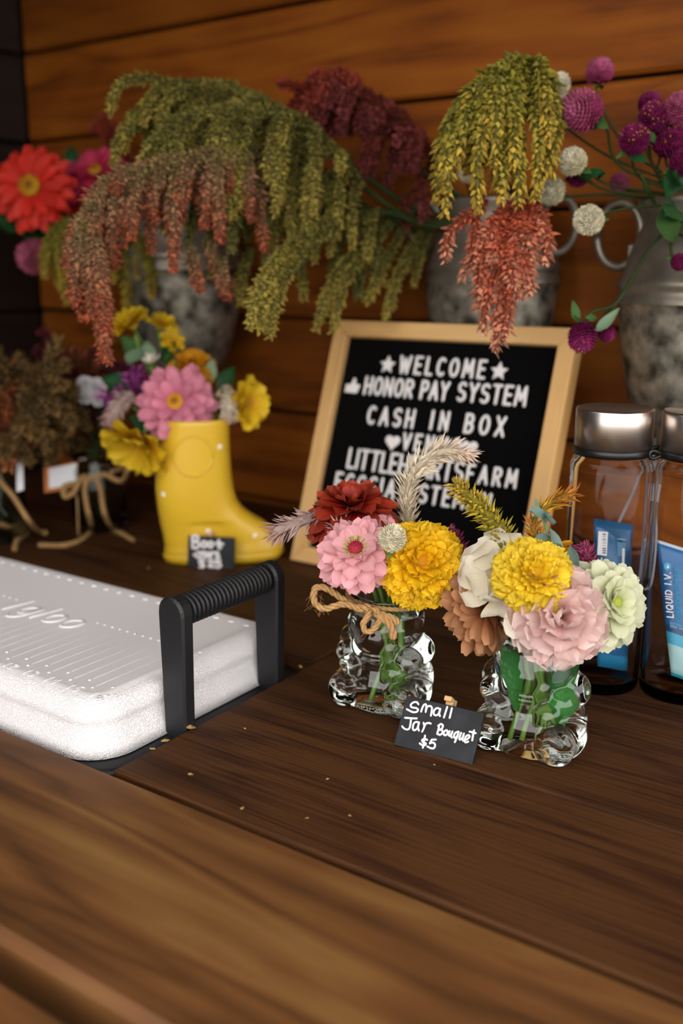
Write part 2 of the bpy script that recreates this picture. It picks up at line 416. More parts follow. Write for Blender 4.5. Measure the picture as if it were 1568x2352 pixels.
# ------------------------------------------------------------------ stroke lettering (unit height, width per glyph)
def arc(cx, cy, rx, ry, a0, a1, n=12):
    return [(cx+rx*math.cos(math.radians(a0+(a1-a0)*i/n)), cy+ry*math.sin(math.radians(a0+(a1-a0)*i/n))) for i in range(n+1)]
GL = {
 'A': (.62, [[(0, 0), (.31, 1), (.62, 0)], [(.12, .33), (.5, .33)]]),
 'B': (.52, [[(0, 0), (0, 1), (.25, 1)]+arc(.25, .76, .22, .24, 90, -90)+[(0, .52)], [(.25, .52)]+arc(.25, .26, .27, .26, 90, -90)+[(0, 0)]]),
 'C': (.55, [arc(.3, .5, .3, .5, 50, 310, 18)]),
 'D': (.55, [[(0, 0), (0, 1), (.2, 1)]+arc(.2, .5, .35, .5, 90, -90)+[(0, 0)]]),
 'E': (.46, [[(.46, 1), (0, 1), (0, 0), (.46, 0)], [(0, .52), (.38, .52)]]),
 'F': (.46, [[(.46, 1), (0, 1), (0, 0)], [(0, .5), (.38, .5)]]),
 'G': (.58, [arc(.3, .5, .3, .5, 50, 360, 18)+[(.35, .5)]]),
 'H': (.54, [[(0, 0), (0, 1)], [(.54, 0), (.54, 1)], [(0, .5), (.54, .5)]]),
 'I': (.02, [[(0, 0), (0, 1)]]),
 'K': (.54, [[(0, 0), (0, 1)], [(.52, 1), (0, .45)], [(.16, .58), (.54, 0)]]),
 'L': (.42, [[(0, 1), (0, 0), (.42, 0)]]),
 'M': (.7, [[(0, 0), (.06, 1), (.35, .3), (.64, 1), (.7, 0)]]),
 'N': (.54, [[(0, 0), (0, 1), (.54, 0), (.54, 1)]]),
 'O': (.6, [arc(.3, .5, .3, .5, 90, 450, 22)]),
 'P': (.5, [[(0, 0), (0, 1), (.24, 1)]+arc(.24, .74, .26, .26, 90, -90)+[(0, .48)]]),
 'Q': (.6, [arc(.3, .5, .3, .5, 90, 450, 22), [(.36, .25), (.6, -.05)]]),
 'R': (.52, [[(0, 0), (0, 1), (.24, 1)]+arc(.24, .74, .26, .26, 90, -90)+[(0, .48)], [(.22, .48), (.52, 0)]]),
 'S': (.52, [arc(.27, .75, .25, .25, 35, 270, 12)+arc(.26, .25, .26, .25, 90, -145, 12)]),
 'T': (.56, [[(0, 1), (.56, 1)], [(.28, 1), (.28, 0)]]),
 'U': (.54, [[(0, 1), (0, .28)]+arc(.27, .28, .27, .28, 180, 360)+[(.54, 1)]]),
 'V': (.6, [[(0, 1), (.3, 0), (.6, 1)]]),
 'W': (.84, [[(0, 1), (.2, 0), (.42, .85), (.64, 0), (.84, 1)]]),
 'X': (.56, [[(0, 0), (.56, 1)], [(0, 1), (.56, 0)]]),
 'Y': (.58, [[(0, 1), (.29, .48), (.58, 1)], [(.29, .48), (.29, 0)]]),
 '.': (.02, [[(0, 0), (.02, 0)]]),
 '1': (.3, [[(0, .78), (.16, 1), (.16, 0)]]),
 '2': (.5, [arc(.25, .74, .25, .26, 160, -40)+[(0, 0), (.5, 0)]]),
 '3': (.5, [arc(.24, .75, .24, .25, 140, -90)+arc(.24, .25, .26, .25, 90, -140)]),
 '4': (.5, [[(.38, 0), (.38, 1), (0, .3), (.52, .3)]]),
 '5': (.5, [[(.46, 1), (.08, 1), (.04, .56)]+arc(.23, .32, .27, .32, 120, -140)]),
 '6': (.5, [[(.4, 1), (.1, .55)]+arc(.25, .28, .25, .28, 160, -200, 20)]),
 '7': (.5, [[(0, 1), (.5, 1), (.15, 0)]]),
 '8': (.5, [arc(.25, .76, .22, .24, 90, 450, 16), arc(.25, .26, .26, .26, 90, 450, 16)]),
 '9': (.5, [arc(.25, .72, .25, .28, 0, 360, 18)+[(.5, .7), (.2, 0)]]),
 '0': (.54, [arc(.27, .5, .27, .5, 90, 450, 20)]),
 'g': (.5, [arc(.24, .35, .24, .3, 20, 380, 14), [(.48, .65), (.48, -.1)]+arc(.24, -.1, .24, .22, 0, -150, 8)]),
 'l': (.1, [[(.05, 0), (.05, 1)]]),
 'o': (.52, [arc(.26, .33, .26, .33, 90, 450, 16)]),
}
def dense(p, step=.12):
    out = [p[0]]
    for a, b in zip(p, p[1:]):
        n = max(1, int(math.hypot(b[0]-a[0], b[1]-a[1])/step))
        for k in range(1, n+1): out.append((a[0]+(b[0]-a[0])*k/n, a[1]+(b[1]-a[1])*k/n))
    return out
def glyph(ch, o, ux, uy, h, wscale=1.0, slant=0):
    """strokes of a glyph as 3-D polylines"""
    res = []
    for p in GL[ch][1]:
        q = [np.asarray(o)+np.asarray(ux)*(x*h*wscale+slant*y*h)+np.asarray(uy)*(y*h) for x, y in p]
        # duplicate corners slightly so that the sweep stays sharp
        res.append(np.array(q))
    return res
def stroke_mesh(name, strokes, r, nrm, h, mat, parent, seg=6):
    mb = MB()
    for s in strokes:
        # split at sharp corners
        cur = [s[0]]
        for i in range(1, len(s)):
            cur.append(s[i])
            if i < len(s)-1:
                a = unit(s[i]-s[i-1]); b = unit(s[i+1]-s[i])
                if np.dot(a, b) < .5: mb.add(*round_tube(np.array(cur), r, seg, (nrm, h))); cur = [s[i]]
        mb.add(*round_tube(np.array(cur), r, seg, (nrm, h)))
    return wobj(name, fix_normals(mb.mesh(name, mat)), parent)

# numbers, rules and dots moulded in the lid
X1, Y1, Z1 = np.array([1., 0, 0]), np.array([0, 1., 0]), np.array([0, 0, 1.])
inch = .0244
for n in range(1, 17):
    x = -.516-(16-n)*inch
    w0 = x-.012
    for k, ch in enumerate(str(n)):
        stroke_mesh('ruler_number', glyph(ch, (w0+.0065*k, .4395, ZT), X1, Y1, .0085, .9), .0009, Z1, .8, M_lid, lid)
for n in range(0, 33):
    x = -.513-n*inch/2
    half = n % 2
    y0 = .452 if not half else .460
    if x < LX0+.03: break
    emb('ruler_line', [np.array([[x, y0+.004, ZT-.0002], [x, .53-.004*half, ZT-.0002]])], .0007, .4)
    mbd = MB(); mbd.add(*round_tube(np.array([[x, y0-.0002, ZT], [x, y0+.0004, ZT]]), .0012, 8, ((0, 0, 1), .6)))
    wobj('ruler_dot', mbd.mesh('ruler_dot', M_lid), lid)
for n in range(0, 46):
    x = -.520-n*.0092
    if -.640 > x > -.745: continue
    if x < LX0+.03: break
    mbd = MB(); mbd.add(*round_tube(np.array([[x, .5478, ZT], [x, .5482, ZT]]), .0014, 8, ((0, 0, 1), .6)))
    wobj('ruler_dot', mbd.mesh('ruler_dot', M_lid), lid)
for n in range(0, 30):
    x = -.530-n*.0175
    if x < LX0+.03: break
    mbd = MB(); mbd.add(*round_tube(np.array([[x-.001, .617, ZT], [x+.001, .617, ZT]]), .0024, 8, ((0, 0, 1), .6)))
    wobj('lid_stud', mbd.mesh('lid_stud', M_lid), lid)
xx = -.737
for ch, adv in (('I', .014), ('g', .023), ('l', .012), ('o', .023), ('o', .02)):
    stroke_mesh('logo_letter', glyph(ch, (xx, .524, ZT), X1, Y1, .030, 1.0, .15), .0020, Z1, .7, M_lid, lid); xx += adv
# carry handle: two flat posts and a ridged grip
HXC = -.4922
hz = lambda px, py: CAM[2]+ray(px, py)[2]*((HXC-CAM[0])/ray(px, py)[0])
HT = .1005
handle = wobj('handle', mesh('handle', *tube([[HXC, .495, HT-.013], [HXC, .602, HT-.013]], .0088, 12), M_blk), cooler, 'black ridged carry handle')
def post(y0, y1):
    n = 10; out = []
    for k in range(n+1):
        a = pi*k/n; out.append((-.0128*math.cos(a)*-1, HT-.0128+.0128*math.sin(a)))
    out = [(.0096, -.05)]+out+[(-.0096, -.05)]
    out = [(x, z) for x, z in out]
    c = .0018; V = []; F = []
    m = len(out); O = np.array(out); ctr = np.array([0, .03])
    ins = O.copy(); ins[:, 0] *= .86; ins[1:-1, 1] -= .0016
    for y, Q in ((y0, ins), (y0+c, O), (y1-c, O), (y1, ins)): V += [(HXC+x, y, z) for x, z in Q]
    for i in range(3):
        for j in range(m): F.append([i*m+j, i*m+(j+1) % m, (i+1)*m+(j+1) % m, (i+1)*m+j])
    F.append(list(range(m))[::-1]); F.append([3*m+j for j in range(m)])
    return fix_normals(mesh('post', V, F, M_blk, False))
wobj('post', post(.4885, .5005), handle); wobj('post', post(.5965, .6085), handle)
for k in range(20):
    y = .5040+k*.0046
    wobj('grip_ridge', mesh('grip_ridge', *tube([[HXC, y-.0017, HT-.013], [HXC, y-.0009, HT-.013], [HXC, y+.0009, HT-.013], [HXC, y+.0017, HT-.013]], [.0106, .0121, .0121, .0106], 16), M_blk), handle)

# ================================================================== letter board
M_ltw = wood('pale_oak_frame', '#b48a52', '#cda066', '#dcb47c', rough=.5, grain=40, ring=.5, bumpk=.08, line=.3)
M_felt = principled('black_ribbed_felt', '#0b0a0a', .95, 0, .1)
M_letter = principled('white_plastic_letter', '#e9e4e2', .4)
def lean_fit(BL, u, TL, Ls, As):
    nb = unit([-u[1], u[0], 0]); best = None
    if nb[1] < 0: nb = -nb
    for Lh in Ls:
        for a in As:
            T = BL+nb*(Lh*math.sin(a))+np.array([0, 0, Lh*math.cos(a)]); e = np.sum((proj(T)-TL)**2)
            if best is None or e < best[0]: best = (e, Lh, a)
    _, Lh, a = best
    return Lh, nb*math.sin(a)+np.array([0, 0, math.cos(a)])
B0 = onz(676, 1287); BU = X1
BH, BV = lean_fit(B0, BU, (780, 740), np.linspace(.25, .32, 71), np.radians(np.linspace(5, 35, 61)))
BW = .2985; BNn = np.cross(BU, BV); 
if BNn[1] > 0: BNn = -BNn           # towards the viewer
board = empty('letter_board', 'black felt letter board in a pale wood frame leaning towards the back wall', 'letter board', mat4(B0))
FWd = .0188
def bar(poly, name):
    """frame bar from a 4 point outline in board u,v"""
    V = []; c = .0015
    ctr = np.mean(poly, axis=0)
    for d, k in ((-.011, 1.0), (.0085, 1.0), (.010, .93)):
        for q in poly:
            q2 = np.array(q) if k == 1 else np.array(q)+np.sign(ctr-np.array(q))*.0012
            V.append(B0+BU*q2[0]+BV*q2[1]+BNn*d)
    F = [[0, 1, 2, 3], [8, 9, 10, 11]]+[[i*4+j, i*4+(j+1) % 4, (i+1)*4+(j+1) % 4, (i+1)*4+j] for i in range(2) for j in range(4)]
    V = np.array(V); ctr3 = V.mean(0); ln = unit(V[1]-V[0])
    loc = np.stack([(V-ctr3)@ln, (V-ctr3)@np.cross(BNn, ln), (V-ctr3)@BNn], 1)
    me = fix_normals(mesh(name, loc, F, M_ltw, False))
    o = obj(name, me, board, mat4(ctr3-B0, ln, np.cross(BNn, ln), BNn)); return o
w = FWd
bar([(0, 0), (BW, 0), (BW-w, w), (w, w)], 'frame_bar'); bar([(BW, BH), (0, BH), (w, BH-w), (BW-w, BH-w)], 'frame_bar')
bar([(0, BH), (0, 0), (w, w), (w, BH-w)], 'frame_bar'); bar([(BW, 0), (BW, BH), (BW-w, BH-w), (BW-w, w)], 'frame_bar')
# ribbed felt insert: rounded ribs across the board
V = []; nrib = 74; v0, v1 = w-.001, BH-w+.001
prof2 = []
for k in range(nrib):
    vv = v0+(v1-v0)*k/nrib; dv = (v1-v0)/nrib
    prof2 += [(vv, -.002), (vv+.22*dv, .0006), (vv+.5*dv, .0011), (vv+.78*dv, .0006)]
prof2.append((v1, -.002))
for vv, d in prof2:
    for uu in (w-.001, BW-w+.001): V.append(B0+BU*uu+BV*vv+BNn*d)
n_ = len(V)
for dd in (-.009,):
    for uu, vv in ((w-.001, v0), (BW-w+.001, v0), (BW-w+.001, v1), (w-.001, v1)): V.append(B0+BU*uu+BV*vv+BNn*dd)
F = [[2*i, 2*i+1, 2*i+3, 2*i+2] for i in range(len(prof2)-1)]+[[n_, n_+3, n_+2, n_+1]]
wobj('felt_insert', mesh('felt_insert', V, F, M_felt, False), board, 'black ribbed felt')
def board_uv(px, py):
    p = onplane(px, py, B0+BNn*.002, BNn)-B0; return p@BU, p@BV
def board_word(txt, x0, x1, yb0, yb1, yt0):
    """word between pixel x0 and x1; base line pixels yb0, yb1; top at left yt0"""
    u0, va = board_uv(x0, yb0); u1, vb = board_uv(x1, yb1); _, vt = board_uv(x0, yt0)
    v = (va+vb)/2; h = (vt-va)*.98
    ws = [GL[c][0] for c in txt]; tot = sum(ws); r = .0019
    gap = ((u1-u0-2*r)-tot*h*.8)/max(1, len(txt)-1); k = .8
    if gap < .0045:
        k = ((u1-u0-2*r)-.0045*max(1, len(txt)-1))/(tot*h); gap = .0045
    u = u0+r
    for c, wd in zip(txt, ws):
        if c != ' ': stroke_mesh('letter', glyph(c, B0+BU*u+BV*v+BNn*.0016, BU, BV, h, k), r, BNn, .55, M_letter, board)
        u += wd*h*k+gap
for a in (('WELCOME', 912, 1113, 856, 867, 818), ('HONOR', 832, 946, 903, 912, 865), ('PAY', 961, 1027, 913, 920, 873), ('SYSTEM', 1045, 1207, 920, 930, 879),
          ('CASH', 839, 948, 972, 981, 933), ('IN', 984, 1027, 984, 988, 943), ('BOX', 1062, 1157, 992, 1001, 950), ('VENMO', 919, 1055, 1031, 1045, 995),
          ('LITTLEHEARTS', 793, 1062, 1076, 1104, 1032), ('FARM', 1066, 1185, 1106, 1119, 1067), ('ECCSIA', 764, 905, 1126, 1142, 1086), ('STEMAN', 957, 1124, 1154, 1174, 1114)):
    board_word(*a)
def flat_shape(pts, c, size, name):
    cu, cv = c; pts = np.array(pts)*size
    n = len(pts); V = []
    for d, k in ((.001, 1), (.0026, 1), (.0032, .86)):
        V += [B0+BU*(cu+x*k)+BV*(cv+y*k)+BNn*d for x, y in pts]
    F = [list(range(2*n, 3*n))]+[[i*n+j, i*n+(j+1) % n, (i+1)*n+(j+1) % n, (i+1)*n+j] for i in range(2) for j in range(n)]
    wobj(name, fix_normals(mesh(name, V, F, M_letter, False)), board)
star = [(math.cos(pi/2+k*pi/5)*(1 if k % 2 == 0 else .48), math.sin(pi/2+k*pi/5)*(1 if k % 2 == 0 else .48)) for k in range(10)]
heart = [(.062*16*math.sin(t)**3, .062*(13*math.cos(t)-5*math.cos(2*t)-2*math.cos(3*t)-math.cos(4*t))) for t in np.linspace(0, 2*pi, 28, endpoint=False)]
thumb = [(-1, -.8), (-.45, -.8), (.5, -.85), (.75, -.7), (.85, -.3), (.95, .0), (.95, .25), (.35, .3), (.3, .6), (.2, 1.0), (-.05, 1.0), (-.1, .6), (-.4, .2), (-1, .2)]
for px, py, s in ((890, 838, .0105), (1146, 853, .0105)): flat_shape(star, board_uv(px, py), s, 'star_tile')
for px, py, s in ((901, 1015, .0095), (1077, 1028, .0095)): flat_shape(heart, board_uv(px, py), s, 'heart_tile')
flat_shape(thumb, board_uv(810, 887), .0095, 'thumbs_up_tile')
# rear prop leg
V, F = box(-.006, .006, -.004, .004, 0, .19, .001)
la = unit(np.array([0, .065, .2])*[1, -1, 1]); la = unit(np.array([0, -.012, .205]))
foot = B0+BU*BW/2+np.array([0, .105, .0]); xx_, yy_, zz_ = frame(la, (1, 0, 0))
wobj('prop_leg', mesh('prop_leg', place(V, foot, xx_, yy_, zz_), F, M_ltw, False), board)

# ================================================================== chalk signs
M_slate = noisy(principled('black_chalkboard', '#15161a', .55, 0, .3), '#33353b', 70, .45, 6)
M_chalk = principled('white_chalk_ink', '#e6e1e2', .7)
M_clip = wood('raw_birch_clip', '#b98f60', '#d1a878', '#e0bc90', rough=.6, grain=60, ring=.3, bumpk=.05, line=.2)
def chalk_sign(label, BL, BR, TL, strokes, sr, clip_at):
    bl, br = onz(*BL), onz(*BR); u = unit(br-bl); W = np.linalg.norm(br-bl)
    H, v = lean_fit(bl, u, TL, np.linspace(.02, .07, 101), np.radians(np.linspace(0, 40, 61)))
    n = np.cross(u, v); n = n if n[1] < 0 else -n
    s = empty('chalkboard_sign', label, 'sign', mat4((bl+br)/2))
    V, F = box(0, W, 0, H, -.003, 0, .0004)
    wobj('panel', fix_normals(mesh('panel', place(V, bl, u, v, n), F, M_slate, False)), s)
    for st in strokes:
        q = resample([onplane(x, y, bl, n)+n*.0001 for x, y in st], max(6, 5*len(st))) if len(st) > 2 else np.array([onplane(x, y, bl, n)+n*.0001 for x, y in st])
        mb = MB(); mb.add(*round_tube(q, sr, 6, (n, .22)))
        wobj('chalk_stroke', mb.mesh('chalk_stroke', M_chalk), s)
    # clothes-peg clip that holds the card up from behind
    c = onplane(*clip_at, bl, n)-bl; cu, cv = c@u, c@v
    for dz, nm in ((-.006, 'clip_jaw'), (.0, 'clip_jaw')):
        V, F = box(cu-.0028, cu+.0028, cv-.030, cv+.0022, -.0062+dz, -.0032+dz, .0006)
        wobj(nm, fix_normals(mesh(nm, place(V, bl, u, v, n), F, M_clip, False)), s)
    V, F = box(cu-.0028, cu+.0028, cv-.0012, cv+.0024, -.0032, .0016, .0005)
    wobj('clip_jaw', fix_normals(mesh('clip_jaw', place(V, bl, u, v, n), F, M_clip, False)), s)
    return s
k_ = 1568/250.
cp = lambda L_: [(880+x/k_, 1580+y/k_) for x, y in L_]
small_txt = [cp(q) for q in (
 [(505, 235), (480, 205), (430, 210), (395, 245), (410, 280), (470, 290), (500, 315), (480, 345), (430, 350), (380, 330), (340, 308)],
 [(545, 340), (565, 280), (590, 240), (618, 250), (610, 345)], [(612, 330), (630, 280), (665, 260), (700, 290), (685, 400)],
 [(815, 305), (775, 290), (735, 320), (725, 370), (750, 395), (790, 380), (820, 310)], [(820, 305), (805, 370), (815, 405)],
 [(920, 275), (873, 425)], [(987, 295), (955, 430)],
 [(315, 430), (400, 437), (480, 440)], [(400, 440), (390, 520), (375, 580), (345, 600), (300, 585), (272, 555)],
 [(510, 500), (470, 490), (435, 520), (425, 590), (450, 610), (490, 580), (512, 505)], [(515, 500), (500, 570), (512, 615)],
 [(580, 505), (590, 560), (560, 630)], [(585, 570), (610, 520), (650, 505), (682, 515)],
 [(805, 540), (790, 610), (775, 660)], [(790, 545), (830, 520), (858, 545), (840, 590), (800, 605)], [(800, 605), (845, 610), (850, 650), (815, 675), (778, 662)],
 [(905, 610), (875, 630), (870, 670), (895, 682), (925, 655), (920, 618), (905, 610)],
 [(955, 625), (940, 670), (955, 690), (990, 650)], [(995, 630), (975, 690), (985, 715)],
 [(1075, 630), (1035, 650), (1015, 700), (1035, 720), (1065, 690), (1085, 640)], [(1085, 635), (1060, 710), (1030, 780)],
 [(1120, 650), (1095, 720), (1105, 745), (1145, 710)], [(1160, 660), (1140, 730), (1150, 760)],
 [(1165, 745), (1205, 740), (1240, 705), (1225, 680), (1190, 700), (1170, 755), (1185, 785), (1220, 775)],
 [(1245, 630), (1290, 642), (1328, 652)], [(1305, 615), (1290, 690), (1280, 755)],
 [(630, 750), (600, 735), (560, 750), (570, 780), (610, 800), (600, 825), (560, 825), (525, 800)], [(600, 690), (585, 780), (570, 860)],
 [(755, 745), (700, 745)], [(695, 750), (670, 800)], [(675, 795), (720, 790), (745, 820), (730, 865), (690, 870), (635, 845)])]
chalk_sign('small black chalkboard card pricing the jar bouquets, between the two glass bears', (903, 1711), (1083, 1757), (934, 1597), small_txt, .00082, (1029, 1607))
k2 = 11.2
cq = lambda L_: [(420+x/k2, 1200+y/k2) for x, y in L_]
boot_txt = [cp for cp in (cq(q) for q in (
 [(240, 380), (250, 650)], [(240, 370), (330, 340), (390, 400), (350, 470), (260, 490)], [(270, 490), (380, 520), (410, 600), (350, 660), (255, 650)],
 [(540, 490), (490, 520), (490, 610), (540, 640), (590, 600), (590, 520), (540, 490)], [(710, 500), (660, 530), (665, 620), (710, 640), (760, 600), (760, 530), (710, 500)],
 [(920, 460), (920, 640), (970, 650)], [(850, 540), (1020, 560)],
 [(360, 780), (560, 770)], [(460, 770), (450, 880), (400, 910), (290, 830)],
 [(640, 780), (560, 800), (540, 880), (600, 890), (650, 790), (660, 890)], [(720, 780), (720, 890)], [(720, 810), (780, 770)], [(900, 770), (830, 790), (900, 840), (930, 890), (850, 900)],
 [(540, 980), (440, 990), (430, 1040), (530, 1080), (530, 1140), (430, 1150)], [(490, 950), (490, 1180)],
 [(650, 1000), (720, 970), (760, 1020), (660, 1130), (780, 1140)], [(950, 980), (850, 980), (840, 1050), (930, 1050), (970, 1110), (910, 1160), (830, 1140)]))]
chalk_sign('small black chalkboard price card propped against the yellow boot', (430, 1303), (537, 1300+9), (432, 1230), boot_txt, .0017, (480, 1226))
# ================================================================== plant library
def petal_mesh(name, mat, L_=1, W=.4, base=.35, wide=.62, cup=.15, bend=0., ruffle=0., freq=3., tipcut=0., point=0., nu=7, nv=8, seed=0, curl=0.):
    r = random.Random(seed); ph = r.uniform(0, 6.28); ph2 = r.uniform(0, 6.28)
    V = []; T = []; S = []
    vs = np.linspace(0, 1, nv); y = z = 0; py = pz = 0
    tw = r.uniform(-.12, .12)
    ang = 0
    for i, v in enumerate(vs):
        if i:
            dv = 1/(nv-1); th = bend*v + curl*max(0, v-.7)/.3
            y += math.cos(th)*dv*L_; z += math.sin(th)*dv*L_
        th = bend*v
        f = v/wide
        w = base+(1-base)*(math.sin(min(f, 1)*pi/2))
        if v > wide:
            q = (v-wide)/(1-wide)
            w *= (1-point)*math.sqrt(max(0, 1-(q*.94)**3)) + point*(1-q)**.8
        w = max(w, .04)*W/2
        for u in np.linspace(-1, 1, nu):
            cz = cup*W*(u*u)*(.25+.75*v)+ruffle*W*math.sin(freq*u*pi+ph)*v**2.2+.5*ruffle*W*math.sin(freq*1.9*u*pi+ph2)*v**3
            cy = tipcut*L_*v**4*(math.sin(freq*1.4*u*pi+ph)*.6+math.sin(freq*2.6*u+ph2)*.4)
            V.append((u*w+tw*v*v*L_*.3, y+cy-cz*math.sin(th)*1.0, z+cz*math.cos(th))); T.append(v); S.append(u)
    F = [[i*nu+j, i*nu+j+1, (i+1)*nu+j+1, (i+1)*nu+j] for i in range(nv-1) for j in range(nu-1)]
    return mesh(name, V, F, mat, True, {'tt': T, 'ss': S, 'rr': [0]*len(V)})

def petal_mat4(phi, el, ro, zo, roll=0., s=1.):
    e = np.array([math.cos(phi), math.sin(phi), 0]); z = np.array([0, 0, 1.])
    yv = e*math.cos(el)+z*math.sin(el); zv = -e*math.sin(el)+z*math.cos(el); xv = np.cross(yv, zv)
    if roll: xv, zv = xv*math.cos(roll)+zv*math.sin(roll), zv*math.cos(roll)-xv*math.sin(roll)
    return mat4(e*ro+z*zo, xv*s, yv*s, zv*s)

MG = {}
def stem_mat():
    return MG['stem']
MG['stem'] = noisy(principled('green_stem', '#6b8a3c', .5, 0, .4), '#4d6d2a', 40, .7)
MG['stem_dk'] = noisy(principled('dark_green_stem', '#2f3d1a', .6, 0, .2), '#222e12', 40, .7)
MG['leaf'] = petal_mat('green_leaf', '#3a5a2c', '#4a6d38', '#55783f', .5, .2, .2, .3)
MG['leaf_dk'] = petal_mat('dark_green_leaf', '#1c3f20', '#24502a', '#2c5c30', .4, .12, .15, .3)
MG['leaf_jar'] = petal_mat('deep_green_submerged_leaf', '#1c5a20', '#2a7a2c', '#368a34', .4, .3, .1, .3)
MG['leaf_gr'] = petal_mat('grey_green_leaf', '#6d8a6a', '#7f9b7a', '#8fa98a', .55, .2, .12, .2)
MG['euc'] = petal_mat('blue_grey_eucalyptus_leaf', '#5f776c', '#738c80', '#869c90', .6, .12, .12, .15)

def add_stem(thing, path, r=.0016, key='stem', name='stem', n=None):
    q = resample(path, n or max(8, 6*len(path)))
    return wobj(name, mesh(name, *tube(q, r, 8), MG[key] if isinstance(key, str) else key), thing)

def add_leaf(thing, base, tip, W, key='leaf', nrm=None, bend=.4, name='leaf', point=.8, cup=.18, parent_world=True):
    base, tip = np.asarray(base, float), np.asarray(tip, float); y = unit(tip-base); Ln = np.linalg.norm(tip-base)
    n = unit(nrm if nrm is not None else -FW); x = unit(np.cross(y, n)); z = np.cross(x, y)
    me = petal_mesh(name, MG[key], Ln, W, .15, .45, cup, bend, .03, 2, 0, point, 5, 7, random.randint(0, 9999))
    me.transform(mat4(base, x, y, z)); return wobj(name, me, thing)

def flower_root(name, label, cat, loc, face, group=None, spin=None):
    x, y, z = frame(face); a = random.uniform(0, 6.28) if spin is None else spin
    x, y = x*math.cos(a)+y*math.sin(a), y*math.cos(a)-x*math.sin(a)
    return empty(name, label, cat, mat4(loc, x, y, z), group)

def dome(R, h, mat, name, root, n=70, bl=.2, bw=.1, up=.8, tt=0., zo=0.):
    """domed centre of small florets"""
    mb = MB(); V, F = lathe([(R*math.cos(a)*.95, zo+h*math.sin(a)*.9) for a in np.linspace(-.4, pi/2-.02, 7)], 14); mb.add(V, F, np.repeat(np.linspace(.9, 0, 7), 14), .2)
    for k in range(n):
        q = (k+.5)/n; pol = q**.5*pi/2*1.08; az = k*2.399963
        d = np.array([math.sin(pol)*math.cos(az), math.sin(pol)*math.sin(az), math.cos(pol)])
        p = d*[R, R, h]+[0, 0, zo]; di = unit(d*(1-up)+np.array([0, 0, up]))
        bract(mb, p, di, R*bl*random.uniform(.8, 1.2), R*bw, q, random.random())
    return obj(name, mb.mesh(name, mat, False), root, kind='stuff')

BQ = [[0, 2, 3], [0, 3, 4], [0, 4, 5], [0, 5, 2], [1, 3, 2], [1, 4, 3], [1, 5, 4], [1, 2, 5]]
def bract(mb, p, d, ln, w, a=0., b=0., mid=.4, flat=.6):
    x, y, z = frame(d, (0.3, .2, 1))
    m = p+z*ln*mid
    mb.add([p, p+z*ln, m+x*w, m+y*w*flat, m-x*w, m-y*w*flat], BQ, [a, a, a, a, a, a], b)

def zinnia(name, label, cat, loc, face, R, pm, cm, layers=None, group=None, petals=None, cen=(.2, .16, 70), wide=.36, droop=0., ruffle=.05, cup=.14, cenfn=None, spin=None):
    root = flower_root(name, label, cat, loc, face, group, spin)
    layers = layers or [(15, .95, -8), (14, .86, 6), (12, .72, 20), (10, .56, 36), (7, .4, 54)]
    for li, (n, Ln, el) in enumerate(layers):
        vs = [petal_mesh('petal', pm, Ln*R, wide*R*(.8+.2*Ln), .4, .62, cup, math.radians(-18-droop), ruffle, 1.5, .02, .0, 7, 8, random.randint(0, 9999)) for _ in range(3)]
        p0 = random.uniform(0, 6.28)
        for k in range(n):
            phi = p0+2*pi*(k+random.uniform(-.22, .22))/n
            obj('petal', vs[k % 3], root, petal_mat4(phi, math.radians(el+random.uniform(-7, 7)), .07*R, li*.035*R+random.uniform(-.01, .01)*R, random.uniform(-.2, .2), random.uniform(.9, 1.06)))
    if cm: dome(cen[0]*R, cen[1]*R, cm, 'flower_centre', root, cen[2], zo=len(layers)*.03*R)
    return root

def marigold(name, label, loc, face, R, pm, n=150, cat='flower', group=None, spread=104, Lk=.62, Wk=.5, flat=.82, spin=None):
    root = flower_root(name, label, cat, loc, face, group, spin)
    vs = [[petal_mesh('petal', pm, R*Lk*s, R*Wk*s, .25, .75, .12, math.radians(-32), .16, 2.2, .06, 0, 8, 6, random.randint(0, 9999)) for _ in range(4)] for s in (1.0, .8, .6)]
    for k in range(n):
        q = (k+.5)/n
        pol = math.radians(spread)*(q**.55); az = k*2.399963
        s = 0 if q > .5 else (1 if q > .16 else 2)
        el = pi/2-pol+random.uniform(-.14, .14)
        base = R*(.40 if s == 0 else .46 if s == 1 else .5)
        M_ = petal_mat4(az+random.uniform(-.1, .1), el, base*math.sin(pol), base*math.cos(pol)*flat-.1*R, random.uniform(-.35, .35), random.uniform(.85, 1.1))
        obj('petal', vs[s][k % 4], root, M_)
    V, F = lathe([(.05*R, -.34*R), (.3*R, -.28*R), (.45*R, -.05*R), (.42*R, .2*R), (.25*R, .36*R), (.02*R, .4*R)], 16, cap=(True, True))
    obj('flower_core', mesh('flower_core', V, F, pm), root)
    V, F = lathe([(.04*R, -.75*R), (.13*R, -.6*R), (.17*R, -.3*R), (.2*R, -.2*R)], 12, cap=(True, True))
    obj('calyx', mesh('calyx', V, F, MG['stem']), root)
    return root

